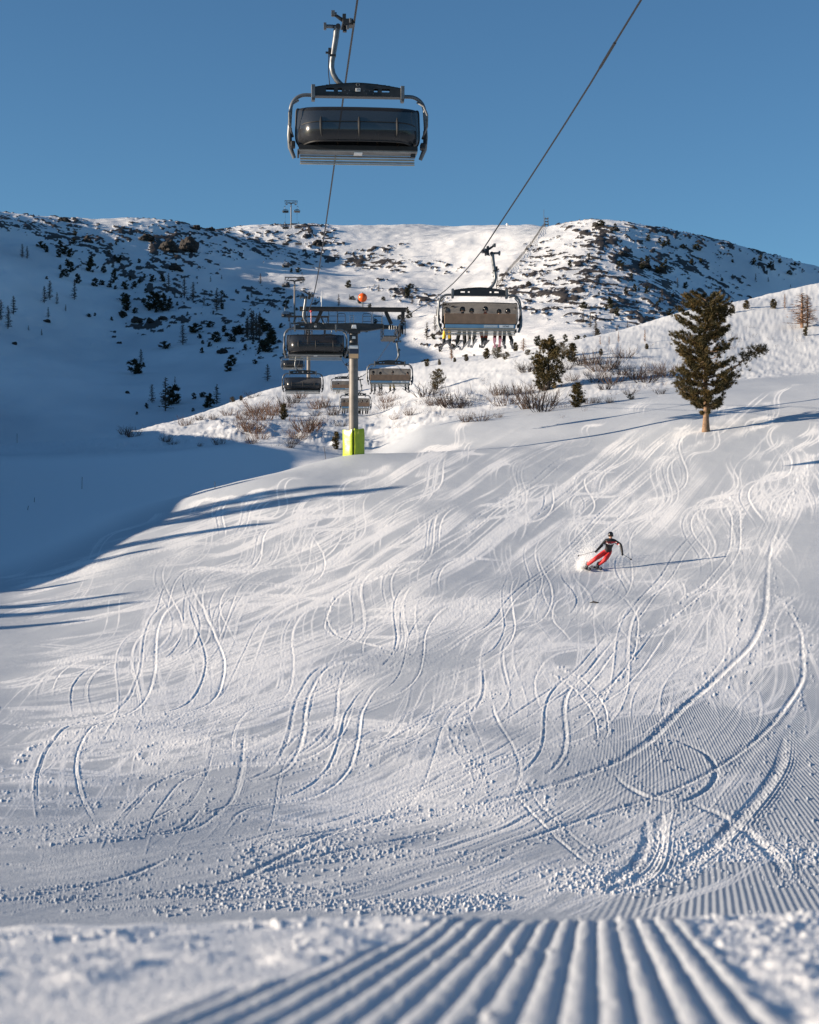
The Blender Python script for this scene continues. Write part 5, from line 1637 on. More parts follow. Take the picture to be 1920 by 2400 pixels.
def far_tree(x, y, px, kind, i):
    if x < -5 or x > 1925: return
    p = mountain_at(x, y)
    if p.y > 1045: return
    h = px * p.y / F
    if kind == 'P':
        o = place_tree("dwarf_pine", FP[i % 4], (NEEDLE2, BARKD), p - Vector((0, 0, 0.3)), h * 1.08, 4.0, None, "tree", G_MP, 0.9 + 0.5 * RNG.random(), RNG.random() * 6)
        noun = "dark pine"
    else:
        o = place_tree("far_larch", LPF[i % 3], (LARCH, LARCH), p - Vector((0, 0, 0.3)), h * 1.05, 8.0, None, "tree", G_ML, 1.0 + 0.5 * RNG.random(), RNG.random() * 6)
        noun = "bare larch"
    sz = next(n for lim, n in SIZE_F if px <= lim)
    far, rel, n = where(x, y, MANCH)
    n2 = sorted(MANCH, key=lambda a: (x - a[0]) ** 2 + ((y - a[1]) * 1.5) ** 2)[1][2]
    n3 = sorted(MANCH, key=lambda a: (x - a[0]) ** 2 + ((y - a[1]) * 1.5) ** 2)[2][2]
    rel = rel.replace("on the sunward side of", "sunward of").replace("on the shadow side of", "shadeward of")
    o["label"] = unique([f"{sz} {noun} {far} {rel} {n}", f"{sz} {noun} between {n} and {n2}", f"{sz} {noun} {rel} {n}, toward {n2}", f"{sz} {noun} between {n} and {n3}", f"{sz} {noun} {rel} {n}, toward {n3}", f"{sz} {noun} between {n2} and {n3}", f"{sz} {noun} {rel} {n} amid scrub"])


for i, (x, y, px) in enumerate(MP): far_tree(x, y, px, 'P', i)
for i, (x, y, px) in enumerate(ML): far_tree(x, y, px, 'L', i)


# boulders and outcrops standing clear of the snow
def rock_mesh(seed, sx, sy, sz):
    bm = bmesh.new()
    bmesh.ops.create_icosphere(bm, subdivisions=4, radius=1.0)
    for v in bm.verts:
        c = v.co
        n = float(fbm(np.array(c.x * 1.1 + seed), np.array(c.y * 1.1 + c.z * 1.7), 3, 5))
        k = float(fbm(np.array(c.x * 3.5 + seed * 2), np.array(c.z * 3.5 + c.y), 2, 9))
        f = 1 + 0.55 * n + 0.16 * round(k * 5) / 5 * 2
        v.co = Vector((c.x * sx * f, c.y * sy * f, max(-0.25, c.z) * sz * f))
    me = bpy.data.meshes.new("rock"); bm.to_mesh(me); bm.free()
    return me


BLD = [(745, 576, 30, 17, "big black boulder on the shaded slope under the skyline pylon"), (1240, 673, 13, 8, "round dark boulder on sunlit snow below the crest fence"), (110, 757, 17, 7, "low dark rock on smooth shaded snow near two larches"), (34, 808, 14, 7, "low dark rock near the picture's shaded edge"), (280, 806, 12, 6, "small dark rock on open shaded snow under the rock band"),
       (299, 923, 11, 6, "small dark rock high above the tall larch pair's foot"), (523, 829, 24, 12, "long dark slanting rock among the pines before the larch clump"), (320, 754, 26, 12, "largest dark rock of the flat band on the shaded slope"), (352, 758, 20, 10, "second dark rock of the flat band on the shaded slope"), (382, 750, 24, 9, "third and longest dark rock of the flat band on the shaded slope"), (288, 740, 22, 11, "rounded dark rock below the bushy column pine"),
       (440, 590, 46, 28, "biggest black outcrop under the sunlit summit knob"), (395, 585, 40, 20, "slanting black outcrop beside the biggest one under the summit knob"), (345, 565, 34, 13, "small black outcrop nearest below the summit knob"), (410, 633, 34, 16, "lone black outcrop lower down from the biggest one"), (205, 568, 22, 14, "dark outcrop on the shaded shoulder before the summit knob"), (150, 518, 26, 8, "flat dark outcrop just under the shaded skyline"), (460, 540, 20, 9, "dark outcrop beside the skyline past the summit knob"), (497, 540, 18, 8, "farther dark outcrop beside the skyline past the summit knob"),
       (1400, 530, 22, 9, "dark rock crowning the far rocky rib"), (1440, 540, 22, 9, "dark rock on the skyline just past the rocky rib's crown"), (1460, 600, 26, 12, "dark outcrop midway down the rocky rib"), (1510, 625, 32, 14, "long dark outcrop in the middle of the shaded rocky face"), (1550, 640, 28, 14, "slanting dark outcrop farther along the shaded rocky face"), (1440, 735, 24, 10, "dark outcrop low on the rocky face beside the knoll")]
for i, (x, y, wpx, hpx_, lab) in enumerate(BLD):
    p = mountain_at(x, y)
    s = p.y / F
    o = link("boulder" if wpx < 20 else "rock_outcrop", rock_mesh(i * 3.1, wpx * s * 0.5, wpx * s * 0.45, hpx_ * s * 0.85), ROCKM, None, p)
    tag(o, lab, "rock", "rocks standing out of the far snow")
    for f in o.data.polygons: f.use_smooth = False

# trees on the bank outside the picture, on the sunny side: their shadows fall on the run
G_OUT = "stone pines on the bank beside the run"
for i, (x, d, h) in enumerate([(-47, 63, 4.6), (-50, 67, 5.0), (-46, 71, 4.0), (-47, 78.5, 2.8), (-48, 85.5, 3.0), (-50, 88.5, 4.9), (-50, 95.5, 6.4), (-52, 98, 5.6), (-51, 104.5, 3.4)]):
    z = ground_z(x, d)
    place_tree("bank_pine", KP[0], (NEEDLE, BARKD), Vector((x, d, z - 0.1)), h, 3.0, "dark stone pine on the bank outside the run, throwing a long shadow", "tree", G_OUT, 0.62, i * 1.3)
# ------------------------------------------------------------------ people
SKIN = mat("skin", (0.52, 0.30, 0.22), 0.55)
RED = mat("red_ski_trousers", (0.62, 0.030, 0.030), 0.6, noise=0.12, nscale=14, bump=0.3, bscale=30)
REDJ = mat("red_jacket_panel", (0.55, 0.03, 0.035), 0.6)
MAROON = mat("dark_red_jacket_panel", (0.16, 0.012, 0.016), 0.6)
JBLACK = mat("black_jacket", (0.014, 0.014, 0.016), 0.65, noise=0.2, nscale=20, bump=0.3, bscale=30)
WHITEC = mat("white_cloth", (0.72, 0.70, 0.70), 0.6)
GLOVE = mat("black_glove", (0.010, 0.010, 0.011), 0.6)
BOOT = mat("ski_boot", (0.02, 0.021, 0.024), 0.4)
HELM = mat("helmet", (0.012, 0.012, 0.013), 0.25)
YELL = mat("yellow_trousers", (0.75, 0.47, 0.02), 0.6)
GREYC = mat("grey_cloth", (0.10, 0.105, 0.115), 0.7)
DRED = mat("wine_red_cloth", (0.20, 0.018, 0.016), 0.7)
RUST = mat("rust_red_cloth", (0.30, 0.045, 0.02), 0.7)
PINK = mat("pink_plastic", (0.75, 0.30, 0.36), 0.45)
LENS = mat("goggle_lens", (0.05, 0.03, 0.02), 0.08)
SKIM = mat("ski_topsheet", (0.03, 0.03, 0.035), 0.35)
SKIG = mat("grey_ski", (0.28, 0.29, 0.30), 0.4)


def body_mesh(joints, bones, levels=2):
    """joints: name -> (xyz, radius); bones: list of (a, b, material index). One continuous skinned surface."""
    names = list(joints)
    me = bpy.data.meshes.new("body_skeleton")
    me.from_pydata([joints[n][0] for n in names], [(names.index(a), names.index(b)) for a, b, _ in bones], [])
    o = bpy.data.objects.new("body_skeleton", me)
    COL.objects.link(o)
    sk = o.modifiers.new("skin", 'SKIN')
    sk.use_smooth_shade = True
    lay = me.skin_vertices[0].data
    for i, n in enumerate(names):
        r = joints[n][1]
        lay[i].radius = r if isinstance(r, tuple) else (r, r)
        lay[i].use_root = (i == 0)
    ss = o.modifiers.new("subdivision", 'SUBSURF'); ss.levels = levels; ss.render_levels = levels
    dg = bpy.context.evaluated_depsgraph_get()
    out = bpy.data.meshes.new_from_object(o.evaluated_get(dg))
    bpy.data.objects.remove(o)
    V = np.array([v.co for v in out.vertices])
    A = np.array([joints[a][0] for a, b, _ in bones]); B = np.array([joints[b][0] for a, b, _ in bones])
    mi = [m for _, _, m in bones]
    rr = np.array([(max(joints[a][1]) if isinstance(joints[a][1], tuple) else joints[a][1]) + (max(joints[b][1]) if isinstance(joints[b][1], tuple) else joints[b][1]) for a, b, _ in bones]) / 2
    for f in out.polygons:
        c = np.array(f.center)
        ab = B - A; t = np.clip(((c - A) * ab).sum(1) / ((ab * ab).sum(1) + 1e-9), 0, 1)
        dist = np.linalg.norm(c - (A + ab * t[:, None]), axis=1) / rr
        f.material_index = mi[int(np.argmin(dist))]
        f.use_smooth = True
    return out


# the skier: right and left as seen in the picture, x across, y away from the camera, z up
J = {
    'pelvis': ((0.66, 0.14, 0.80), 0.183), 'waist': ((0.71, 0.04, 0.93), (0.170, 0.135)), 'belly': ((0.73, -0.03, 1.04), (0.19, 0.14)), 'chest': ((0.75, -0.10, 1.17), (0.225, 0.15)), 'collar': ((0.755, -0.15, 1.28), (0.16, 0.12)), 'neck': ((0.76, -0.18, 1.335), 0.073), 'jaw': ((0.765, -0.225, 1.40), (0.070, 0.082)), 'skull': ((0.765, -0.22, 1.49), (0.086, 0.10)), 'top': ((0.765, -0.20, 1.545), 0.083),
    'shl': ((0.585, -0.13, 1.25), 0.100), 'ell': ((0.40, -0.20, 1.07), 0.073), 'wrl': ((0.20, -0.36, 0.885), 0.053),
    'shr': ((0.935, -0.13, 1.235), 0.100), 'elr': ((1.20, -0.20, 1.09), 0.073), 'wrr': ((1.235, -0.36, 0.80), 0.053),
    'hipl': ((0.565, 0.13, 0.76), 0.136), 'knl': ((0.14, -0.12, 0.50), 0.100), 'kbl': ((0.08, -0.10, 0.45), 0.098), 'anl': ((-0.20, 0.10, 0.22), 0.085),
    'hipr': ((0.765, 0.13, 0.735), 0.136), 'knr': ((0.55, -0.16, 0.49), 0.104), 'kbr': ((0.51, -0.15, 0.43), 0.100), 'anr': ((0.27, 0.04, 0.24), 0.085),
}
BN = [('pelvis', 'waist', 1), ('waist', 'belly', 1), ('belly', 'chest', 1), ('chest', 'collar', 1), ('collar', 'neck', 1), ('neck', 'jaw', 0), ('jaw', 'skull', 0), ('skull', 'top', 0),
      ('collar', 'shl', 1), ('shl', 'ell', 1), ('ell', 'wrl', 1), ('collar', 'shr', 1), ('shr', 'elr', 1), ('elr', 'wrr', 1),
      ('pelvis', 'hipl', 2), ('hipl', 'knl', 2), ('knl', 'kbl', 2), ('kbl', 'anl', 2), ('pelvis', 'hipr', 2), ('hipr', 'knr', 2), ('knr', 'kbr', 2), ('kbr', 'anr', 2)]
sp = on_ground(1388, 1337, 60, 90)
SKS = 55.0 / (F / sp.y)
bm_ = body_mesh(J, BN, 2)
for m in (SKIN, JBLACK, RED, REDJ, MAROON, WHITEC): bm_.materials.append(m)
for f in bm_.polygons:          # the jacket's chest yoke with its pale band
    if f.material_index != 1: continue
    c = f.center
    if c.y < -0.02 and 0.53 < c.x < 1.02:
        edge = 1.085 + 0.28 * abs(c.x - 0.76)
        if edge < c.z < edge + 0.035: f.material_index = 5
        elif edge + 0.035 <= c.z < 1.235 - 0.1 * abs(c.x - 0.76): f.material_index = 3 if c.x > 0.80 else 4
    if 1.02 <= c.x < 1.13 and c.z < 1.20 and c.z < 1.135 + 0.0 * c.x: f.material_index = 3 if c.x < 1.10 else 5
    if 0.45 < c.x < 0.50: f.material_index = 5 if c.z < 1.12 else f.material_index
skier = link("person", bm_, None, None, sp)
skier.scale = (SKS,) * 3
tag(skier, "skier in red trousers and black and red jacket carving a turn", "person")


def fingers(hand_c, axis, curl, mb, s=1.0):
    """gloved hand: palm with four curled fingers and a thumb closing round a grip along `axis`"""
    c = Vector(hand_c); ax = Vector(axis).normalized(); fw = Vector(curl).normalized(); sd_ = ax.cross(fw).normalized()
    mb.tube([c - fw * 0.05, c, c + fw * 0.045], [0.036 * s, 0.044 * s, 0.040 * s], 10)
    for k, ln in enumerate((0.92, 1.0, 0.95, 0.78)):
        b = c + fw * 0.045 + ax * (0.03 - 0.021 * k)
        p1 = b + (fw * 0.030 + sd_ * 0.012) * ln; p2 = p1 + (sd_ * 0.034 - fw * 0.004) * ln; p3 = p2 + (-fw * 0.032 + sd_ * 0.004) * ln
        mb.tube([b, p1, p2, p3], [0.0125, 0.0125, 0.012, 0.010], 7)
    t0 = c + ax * 0.035 - fw * 0.01; t1 = t0 + ax * 0.022 + sd_ * 0.022 + fw * 0.012; t2 = t1 + sd_ * 0.026 + fw * 0.022
    mb.tube([t0, t1, t2], [0.016, 0.0145, 0.011], 7)


for nm, wr, el, ax in (("glove", 'wrl', 'ell', (0.55, -0.3, -0.15)), ("glove", 'wrr', 'elr', (0.6, 0.5, -0.35))):
    w_ = Vector(J[wr][0]); dv = (w_ - Vector(J[el][0])).normalized()
    g_ = MB(); fingers(w_ + dv * 0.085, ax, dv, g_, 1.0)
    g_.tube([w_ - dv * 0.05, w_ + dv * 0.05], [0.058, 0.046], 10)
    g_.build(nm, GLOVE, skier, smooth=True)
hm = MB().sphere((0.765, -0.205, 1.525), 0.128, 20, 14, (0.92, 1.08, 0.98))
hm.v = [(x, y, max(z, 1.47 + 0.28 * max(0, -(y + 0.25)))) for x, y, z in hm.v]
hm.build("helmet", HELM, skier, smooth=True)
gg = MB(); gg.tube(arc((0.765, -0.215, 1.465), 0.105, R(200), R(340), 10, (1, 0, 0), (0, 1, 0)), [0.02] + [0.036] * 9 + [0.02], 8); gg.build("goggles", LENS, skier, smooth=True)
fc = MB(); fc.tube([(0.765, -0.310, 1.43), (0.765, -0.328, 1.405)], [0.012, 0.016], 8); fc.build("nose", SKIN, skier, smooth=True)
MB().tube(arc((0.765, -0.255, 1.372), 0.05, R(225), R(315), 6, (1, 0, 0), (0, 1, 0)), 0.007, 6).build("mouth", mat("lips", (0.35, 0.12, 0.10), 0.5), skier, smooth=True)


def boot(mb, ankle, toe_dir, s=1.0):
    a = Vector(ankle); t = Vector(toe_dir).normalized()
    mb.tube([a + Vector((0.05, 0.02, 0.09)), a, a + Vector((-0.03, 0.0, -0.10))], [0.085, 0.08, 0.07], 12)
    mb.tube([a + Vector((-0.03, 0, -0.11)) - t * 0.10, a + Vector((-0.04, 0, -0.115)) + t * 0.06, a + Vector((-0.05, 0, -0.135)) + t * 0.19], [0.062, 0.066, 0.050], 12)


TD = Vector((0.16, -1.0, -0.07))
for an in ('anl', 'anr'):
    b_ = MB(); boot(b_, J[an][0], TD)
    bo = b_.build("ski_boot", BOOT, skier, smooth=True)
    a = Vector(J[an][0])
    bk_ = MB()
    for k in range(2): bk_.box(a + Vector((-0.10 + 0.0, -0.05 - 0.02 * k, -0.05 - 0.06 * k)), (0.03, 0.03, 0.018))
    bk_.build("buckle", STEEL, bo, kind="stuff")


def ski_mesh(L=1.66, w=0.075, tilt=0.0):
    n = 22; vs = []; fs = []
    for i in range(n + 1):
        u = i / n
        y = (0.44 - u) * L                     # tail behind (+y), tip in front (-y)
        ww = w * (0.62 + 0.38 * abs(2 * u - 1) ** 1.4) * (1 if u < 0.93 else max(0.12, 1 - ((u - 0.93) / 0.07) ** 2 * 0.88)) * 0.75
        z = 0.02 + (0.20 * max(0, (u - 0.86) / 0.14) ** 1.8) + 0.015 * max(0, (0.05 - u) / 0.05)
        for dx in (-ww, ww):
            for dz in (0, 0.016): vs.append((dx, y, z + dz))
    for i in range(n):
        a = i * 4; b = a + 4
        fs += [(a, a + 2, b + 2, b), (a + 1, b + 1, b + 3, a + 3), (a, b, b + 1, a + 1), (a + 2, a + 3, b + 3, b + 2)]
    fs += [(0, 1, 3, 2), (n * 4, n * 4 + 2, n * 4 + 3, n * 4 + 1)]
    return MB().add(vs, fs)


SKI_ME = ski_mesh().mesh("ski", True)
SKI_ME.materials.append(SKIM)
BIND = MB().box((0, 0.16, 0.06), (0.07, 0.10, 0.06)).box((0, -0.18, 0.055), (0.07, 0.08, 0.05)).box((0, 0, 0.042), (0.06, 0.30, 0.02)).mesh("binding")
BIND.materials.append(BLACK)


def add_ski(loc, rot, label, group, sc_=1.0):
    o = link("ski", SKI_ME, None, None, loc)
    o.rotation_euler = rot; o.scale = (sc_,) * 3
    link("binding", BIND, None, o)
    tag(o, label, "ski", group)
    return o


yaw_s = math.atan2(0.16, 1.0)
for an, lab in (('anl', "skier's outer ski, edged into the snow at the lower boot"), ('anr', "skier's inner ski, edged into the snow at the upper boot")):
    a = Vector(J[an][0])
    wp = sp + Vector((a.x - 0.07, a.y - 0.02, 0)) * SKS
    zz = ground_z(wp.x, wp.y)
    # slope along the ski so that it lies on the snow
    e = 0.7
    dz = (ground_z(wp.x, wp.y + e) - ground_z(wp.x, wp.y - e)) / (2 * e)
    o = add_ski(Vector((wp.x, wp.y, zz + 0.05)), (math.atan(dz), R(-38), yaw_s), lab, "skis of the carving skier", SKS)
for wr, el, tip, lab in (('wrl', 'ell', (-0.62, 0.05, 0.60), "thin ski pole trailing from the skier's arm nearer the pylon"), ('wrr', 'elr', (1.72, 0.30, 0.44), "thin ski pole swinging out beside the skier's long shadow")):
    w_ = Vector(J[wr][0]); dv = (w_ - Vector(J[el][0])).normalized()
    h_ = w_ + dv * 0.11
    t_ = Vector(tip)
    o = MB().tube([(0, 0, 0), (t_ - h_)], [0.011, 0.007], 6).build("ski_pole", mat("pole_shaft", (0.10, 0.08, 0.075), 0.4, 0.4) if wr == 'wrl' else bpy.data.materials["pole_shaft"], None, sp + h_ * SKS, smooth=True)
    o.scale = (SKS,) * 3
    d_ = (t_ - h_).normalized()
    MB().tube([t_ - h_ - d_ * 0.06, t_ - h_ - d_ * 0.045], 0.04, 10).build("basket", BLACK, o)
    MB().tube([-d_ * 0.09, d_ * 0.06], 0.017, 8).build("grip", BLACK, o, smooth=True)
    tag(o, lab, "ski pole", "poles of the carving skier")

# snow spray hanging behind the skier's turn
n = 14000
u = RNG.random(n) ** 1.3
sx = -0.42 + 0.9 * u + RNG.normal(0, 0.10 + 0.28 * u, n)
sy = 0.3 + 3.2 * u + RNG.normal(0, 0.3, n)
szz = 0.02 + np.abs(RNG.normal(0, 0.16 + 0.42 * u ** 0.7, n))
rad = 0.004 + 0.012 * RNG.random(n) ** 2
ctr = np.stack([sp.x + sx * SKS, sp.y + sy, np.array([ground_z(sp.x + a, sp.y + b) for a, b in zip(sx[:400], sy[:400])] + [0] * (n - 400))], 1)
gr_ = np.polyfit(sy[:400], ctr[:400, 2], 1)
ctr[:, 2] = gr_[0] * sy + gr_[1] + szz
tet = np.array([[1, 1, 1], [1, -1, -1], [-1, 1, -1], [-1, -1, 1]], float) / 1.73
V = (ctr[:, None, :] + tet[None] * rad[:, None, None]).reshape(-1, 3)
Fq = (np.arange(n)[:, None, None] * 4 + np.array([[0, 1, 2], [0, 3, 1], [0, 2, 3], [1, 3, 2]])[None]).reshape(-1, 3)
tag(link("snow_spray", np_mesh("snow_spray", V, Fq, False), mat("loose_snow", (0.92, 0.92, 0.92), 0.9)), "pale spray of loose snow behind the carving skier", "snow spray", kind="stuff")

# ------------------------------------------------------------------ riders on the ascending chairs, seated, facing up the line (local -y)


def rider_mesh(jacket, trousers, seed):
    rng = np.random.default_rng(seed)
    sw = rng.normal(0, 0.02, 8)
    spread = 0.10 + 0.03 * rng.random()
    J2 = {'pelvis': ((0, 0.02, 0.10), (0.17, 0.13)), 'belly': ((0, 0.03, 0.27), (0.16, 0.12)), 'chest': ((0, 0.035, 0.44), (0.185, 0.13)), 'collar': ((0, 0.03, 0.56), (0.12, 0.09)), 'neck': ((0, 0.01, 0.62), 0.06), 'jaw': ((sw[0], -0.03, 0.69), (0.07, 0.08)), 'skull': ((sw[0], -0.02, 0.77), (0.085, 0.095)), 'top': ((sw[0], -0.01, 0.82), 0.07),
          'shl': ((-0.18, 0.03, 0.53), 0.08), 'ell': ((-0.24, -0.10, 0.33), 0.06), 'wrl': ((-0.13, -0.30, 0.27), 0.045), 'hal': ((-0.09, -0.38, 0.26), 0.05),
          'shr': ((0.18, 0.03, 0.53), 0.08), 'elr': ((0.24, -0.10, 0.33), 0.06), 'wrr': ((0.13, -0.30, 0.27), 0.045), 'har': ((0.09, -0.38, 0.26), 0.05),
          'hipl': ((-0.10, -0.03, 0.09), 0.11), 'knl': ((-spread + sw[1], -0.46, 0.09), 0.085), 'kbl': ((-spread + sw[1], -0.51, 0.04), 0.083), 'anl': ((-spread + sw[2] * 2, -0.42, -0.45), 0.088),
          'hipr': ((0.10, -0.03, 0.09), 0.11), 'knr': ((spread + sw[3], -0.46, 0.09), 0.085), 'kbr': ((spread + sw[3], -0.51, 0.04), 0.083), 'anr': ((spread + sw[4] * 2, -0.42, -0.45), 0.088)}
    B2 = [('pelvis', 'belly', 1), ('belly', 'chest', 1), ('chest', 'collar', 1), ('collar', 'neck', 1), ('neck', 'jaw', 0), ('jaw', 'skull', 0), ('skull', 'top', 0), ('collar', 'shl', 1), ('shl', 'ell', 1), ('ell', 'wrl', 1), ('wrl', 'hal', 3), ('collar', 'shr', 1), ('shr', 'elr', 1), ('elr', 'wrr', 1), ('wrr', 'har', 3),
          ('pelvis', 'hipl', 2), ('hipl', 'knl', 2), ('knl', 'kbl', 2), ('kbl', 'anl', 2), ('pelvis', 'hipr', 2), ('hipr', 'knr', 2), ('knr', 'kbr', 2), ('kbr', 'anr', 2)]
    me = body_mesh(J2, B2, 1)
    for m in (SKIN, jacket, trousers, GLOVE): me.materials.append(m)
    return me, J2


HELMET_ME = None
hh = MB().sphere((0, 0, 0), 0.125, 16, 11, (0.92, 1.08, 1.0))
hh.v = [(x, y, max(z, -0.055)) for x, y, z in hh.v]
HELMET_ME = hh.mesh("helmet", True)
GOG_ME = MB().tube(arc((0, 0, 0), 0.10, R(200), R(340), 8, (1, 0, 0), (0, 1, 0)), 0.032, 7).mesh("goggles", True); GOG_ME.materials.append(LENS)


def add_rider(chair, slot, jacket, trousers, helmet_m, bootm, skim, label, seed, group, boots_label=None, skis=True):
    me, J2 = rider_mesh(jacket, trousers, seed)
    M = Matrix.LocRotScale(chair.location, chair.rotation_euler, chair.scale)
    x = 0.10 + (slot - 2.5) * 0.525
    base = M @ Vector((x + 0.06 * math.sin(seed * 2.3), -0.03, -3.36 + 0.03 * math.sin(seed * 5.1)))
    o = link("person", me, None, None, base)
    o.rotation_euler = chair.rotation_euler; o.scale = chair.scale * (0.92 + 0.13 * ((seed * 7) % 5) / 4)
    tag(o, label, "person", group)
    hd = J2['skull'][0]
    h_ = link("helmet", HELMET_ME, None, o, (hd[0], hd[1], hd[2] + 0.045))
    if not HELMET_ME.materials: HELMET_ME.materials.append(HELM)
    h_.material_slots[0].link = 'OBJECT'; h_.material_slots[0].material = helmet_m
    link("goggles", GOG_ME, None, o, (hd[0], hd[1], hd[2] + 0.0))
    for an in ('anl', 'anr'):
        a = J2[an][0]
        b_ = MB().tube([(a[0], a[1] + 0.0, a[2] + 0.08), (a[0], a[1], a[2]), (a[0], a[1], a[2] - 0.10)], [0.085, 0.082, 0.07], 10).tube([(a[0], a[1] + 0.10, a[2] - 0.11), (a[0], a[1] - 0.06, a[2] - 0.115), (a[0], a[1] - 0.19, a[2] - 0.13)], [0.06, 0.064, 0.05], 10)
        b_.build("ski_boot", bootm, o, smooth=True)
        if skis:
            w_ = o.location.copy()
            Mo = Matrix.LocRotScale(base, o.rotation_euler, o.scale)
            k = link("ski", SKI_ME if skim is None else SKI_C[skim], None, None, Mo @ Vector((a[0], a[1], a[2] - 0.215)))
            k.rotation_euler = (R(6 + 4 * RNG.random()), R(RNG.normal(0, 4)), chair.rotation_euler.z + R(RNG.normal(0, 7)))
            k.scale = chair.scale
            link("binding", BIND, None, k)
            tag(k, ("%s ski of the %s" % ("inner" if an == 'anl' else "outer", label.split(",")[0].replace("distant rider", "rider"))), "ski", "skis of the chair riders")
    return o


SKI_C = {}
for nm, m in (("pink", PINK), ("grey", SKIG)):
    c = SKI_ME.copy(); c.materials.clear(); c.materials.append(m); SKI_C[nm] = c
# slot 5 is at the picture's near-pylon end of the ascending chairs (they face away)
c1 = CH['r1']; G1 = "riders on the large occupied chair"
add_rider(c1, 5, GREYC, YELL, GREYC, BOOT, None, "chair rider in bright yellow trousers, at the chair end", 1, G1)
add_rider(c1, 4, JBLACK, JBLACK, HELM, BOOT, 'grey', "chair rider in black next to the yellow trousers", 2, G1)
add_rider(c1, 3, JBLACK, GREYC, HELM, BOOT, 'grey', "chair rider in dark grey trousers, third from the yellow end", 3, G1)
add_rider(c1, 2, RUST, RUST, HELM, BOOT, None, "chair rider in rust red trousers mid chair", 4, G1)
add_rider(c1, 1, DRED, DRED, HELM, PINK, 'pink', "chair rider in wine red with pink boots", 5, G1)
add_rider(c1, 0, JBLACK, JBLACK, HELM, BOOT, None, "chair rider in black at the end beside the pink boots", 6, G1)
c2 = CH['r2']; G2 = "riders on the chair past the pylon"
add_rider(c2, 5, GREYC, GREYC, HELM, BOOT, None, "distant rider in grey at the pylon end of that chair", 7, G2)
add_rider(c2, 4, JBLACK, JBLACK, HELM, BOOT, None, "distant rider in black beside the grey rider", 8, G2)
add_rider(c2, 2, GREYC, YELL, HELM, BOOT, None, "distant rider in ochre yellow trousers mid chair", 9, G2)
add_rider(c2, 0, GREYC, GREYC, HELM, BOOT, None, "distant rider in olive grey at the open chair end", 10, G2)
c3 = CH['r3']; G3 = "riders on the small chair behind the pylon shaft"
for s_, lab in ((5, "far rider on the pylon side of the small chair"), (4, "far rider next to the pylon shaft on the small chair"), (2, "far rider in the middle of the small chair"), (1, "far rider second from the outer end of the small chair"), (0, "far rider at the outer end of the small chair")):
    add_rider(c3, s_, JBLACK, JBLACK, HELM, BOOT, None, lab, 11 + s_, G3, skis=False)
add_rider(CH['r4'], 4, JBLACK, JBLACK, HELM, BOOT, None, "far dark rider alone on the half hidden chair", 18, None, skis=False)

# ------------------------------------------------------------------ small things
WOOD = mat("weathered_wood", (0.085, 0.072, 0.062), 0.9, noise=0.3, nscale=5)
for x, y0, y1, lean, lab in ((192, 1146, 1118, 0.02, "thin dark marker pole alone on the shaded run"), (40, 1042, 1020, 0, "thin dark marker pole by the low end of the sunlit strip"), (764, 1076, 1046, -0.16, "dark marker pole leaning beside the shaded pine sapling"), (504, 1146, 1130, 0, "short pale marker pole at the edge of the shade"), (64, 1196, 1186, 0.3, "tiny dark stick poking from the shaded snow"), (80, 1178, 1167, 0.1, "tiny dark marker stick on the shaded snow, above a stick")):
    p = on_ground(x, y0, 60, 170)
    h = (y0 - y1) * p.y / F
    o = MB().tube([(0, 0, -0.3), (lean * h * 0.5, 0, h * 0.55), (lean * h, 0, h)], 0.022, 6).build("marker_pole", STEEL_P if "pale" in lab else WOOD, None, p, smooth=True)
    tag(o, lab, "pole", "marker poles in the shaded snow")
p = on_ground(1393, 1415, 40, 80)
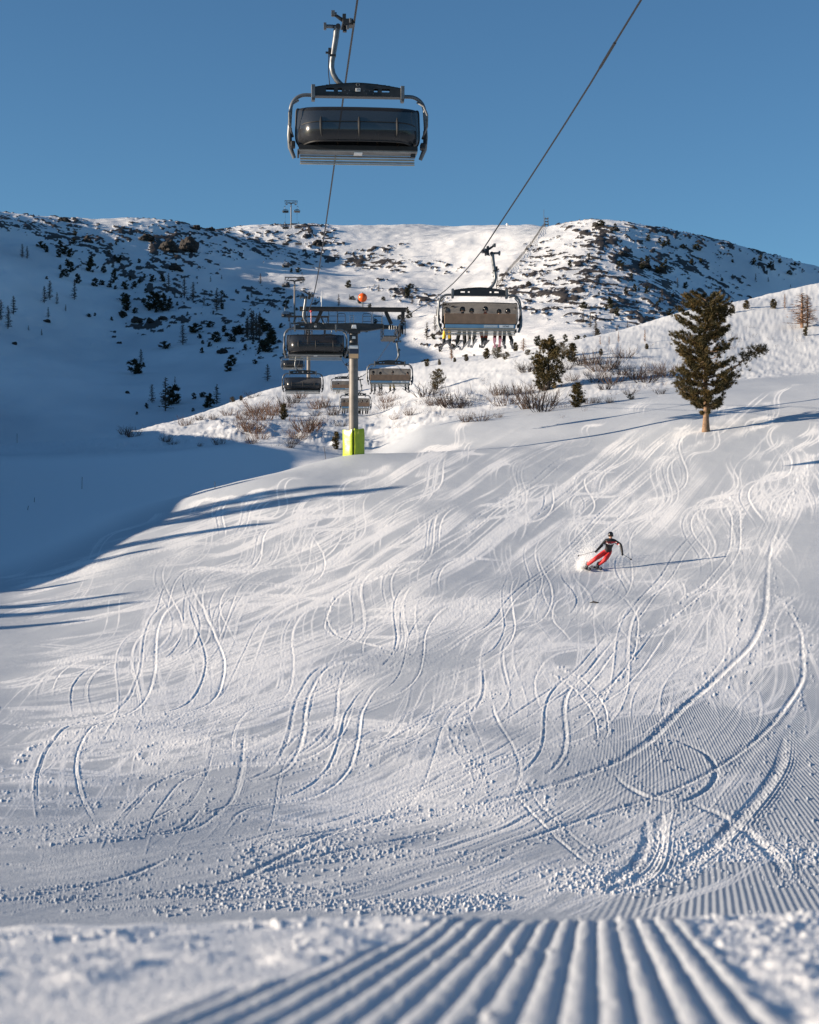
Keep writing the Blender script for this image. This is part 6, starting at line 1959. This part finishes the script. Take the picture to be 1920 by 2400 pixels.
tag(MB().tube([(-0.16, 0, 0.02), (-0.02, 0.02, 0.05), (0.08, 0, 0.03), (0.17, 0.05, 0.03)], [0.012, 0.03, 0.03, 0.01], 6).tube([(-0.05, 0, 0.04), (-0.02, -0.03, 0.09)], 0.012, 5).build("branch", WOOD, None, p, smooth=True), "short dark broken branch lying on the piste below the skier", "branch")

# fence climbing to the crest and the mast on top
fp = [(1279, 526), (1268, 540), (1256, 560), (1246, 575), (1232, 592), (1215, 612), (1200, 628), (1186, 645), (1176, 660), (1160, 680)]
fr = empty("snow_fence", mountain_at(*fp[0]))
tag(fr, "dark wooden snow fence running down the sunlit slope from the crest", "fence")
pts = []
for (xa, ya), (xb, yb) in zip(fp[:-1], fp[1:]):
    for q in range(6):
        t = q / 6
        pts.append(mountain_at(xa + (xb - xa) * t, ya + (yb - ya) * t))
pf = MB(); sf_ = MB()
o0 = fr.location
for a, b in zip(pts[:-1], pts[1:]):
    if (a - b).length > 45: continue
    A_, B_ = a - o0, b - o0
    pf.tube([A_ + Vector((0, 0, -0.5)), A_ + Vector((0, 0, 1.9))], 0.10, 5)
    for z_ in (0.45, 0.95, 1.45): sf_.tube([A_ + Vector((0, 0, z_)), B_ + Vector((0, 0, z_))], 0.075, 4, caps=False)
pf.build("fence_posts", WOOD, fr, kind="stuff"); sf_.build("slats", WOOD, fr, kind="stuff")
p = mountain_at(1281, 528)
hut = MB()
for x in (-1.1, 1.1):
    for y in (-1.1, 1.1): hut.tube([(x, y, -1), (x * 0.7, y * 0.7, 5.2)], 0.14, 5)
for z_ in (1.2, 2.8, 4.4): hut.box((0, 0, z_), (2.2, 2.2, 0.16))
tw = hut.build("lookout_frame", WOOD, None, p)
tag(tw, "small dark wooden frame on the crest at the top of the fence", "tower")
MB().tube([(-1.4, 0, -0.5), (-1.4, 0, 9.5)], 0.09, 5).build("mast", WOOD, tw)
p = mountain_at(1189, 531)
tag(MB().sphere((0, 0, 1.2), 0.75, 12, 8).tube([(0, 0, -0.8), (0, 0, 0.8)], 0.12, 6).build("radome", WHITE, None, p, smooth=True), "tiny white ball on a post on the sunlit skyline", "radome")
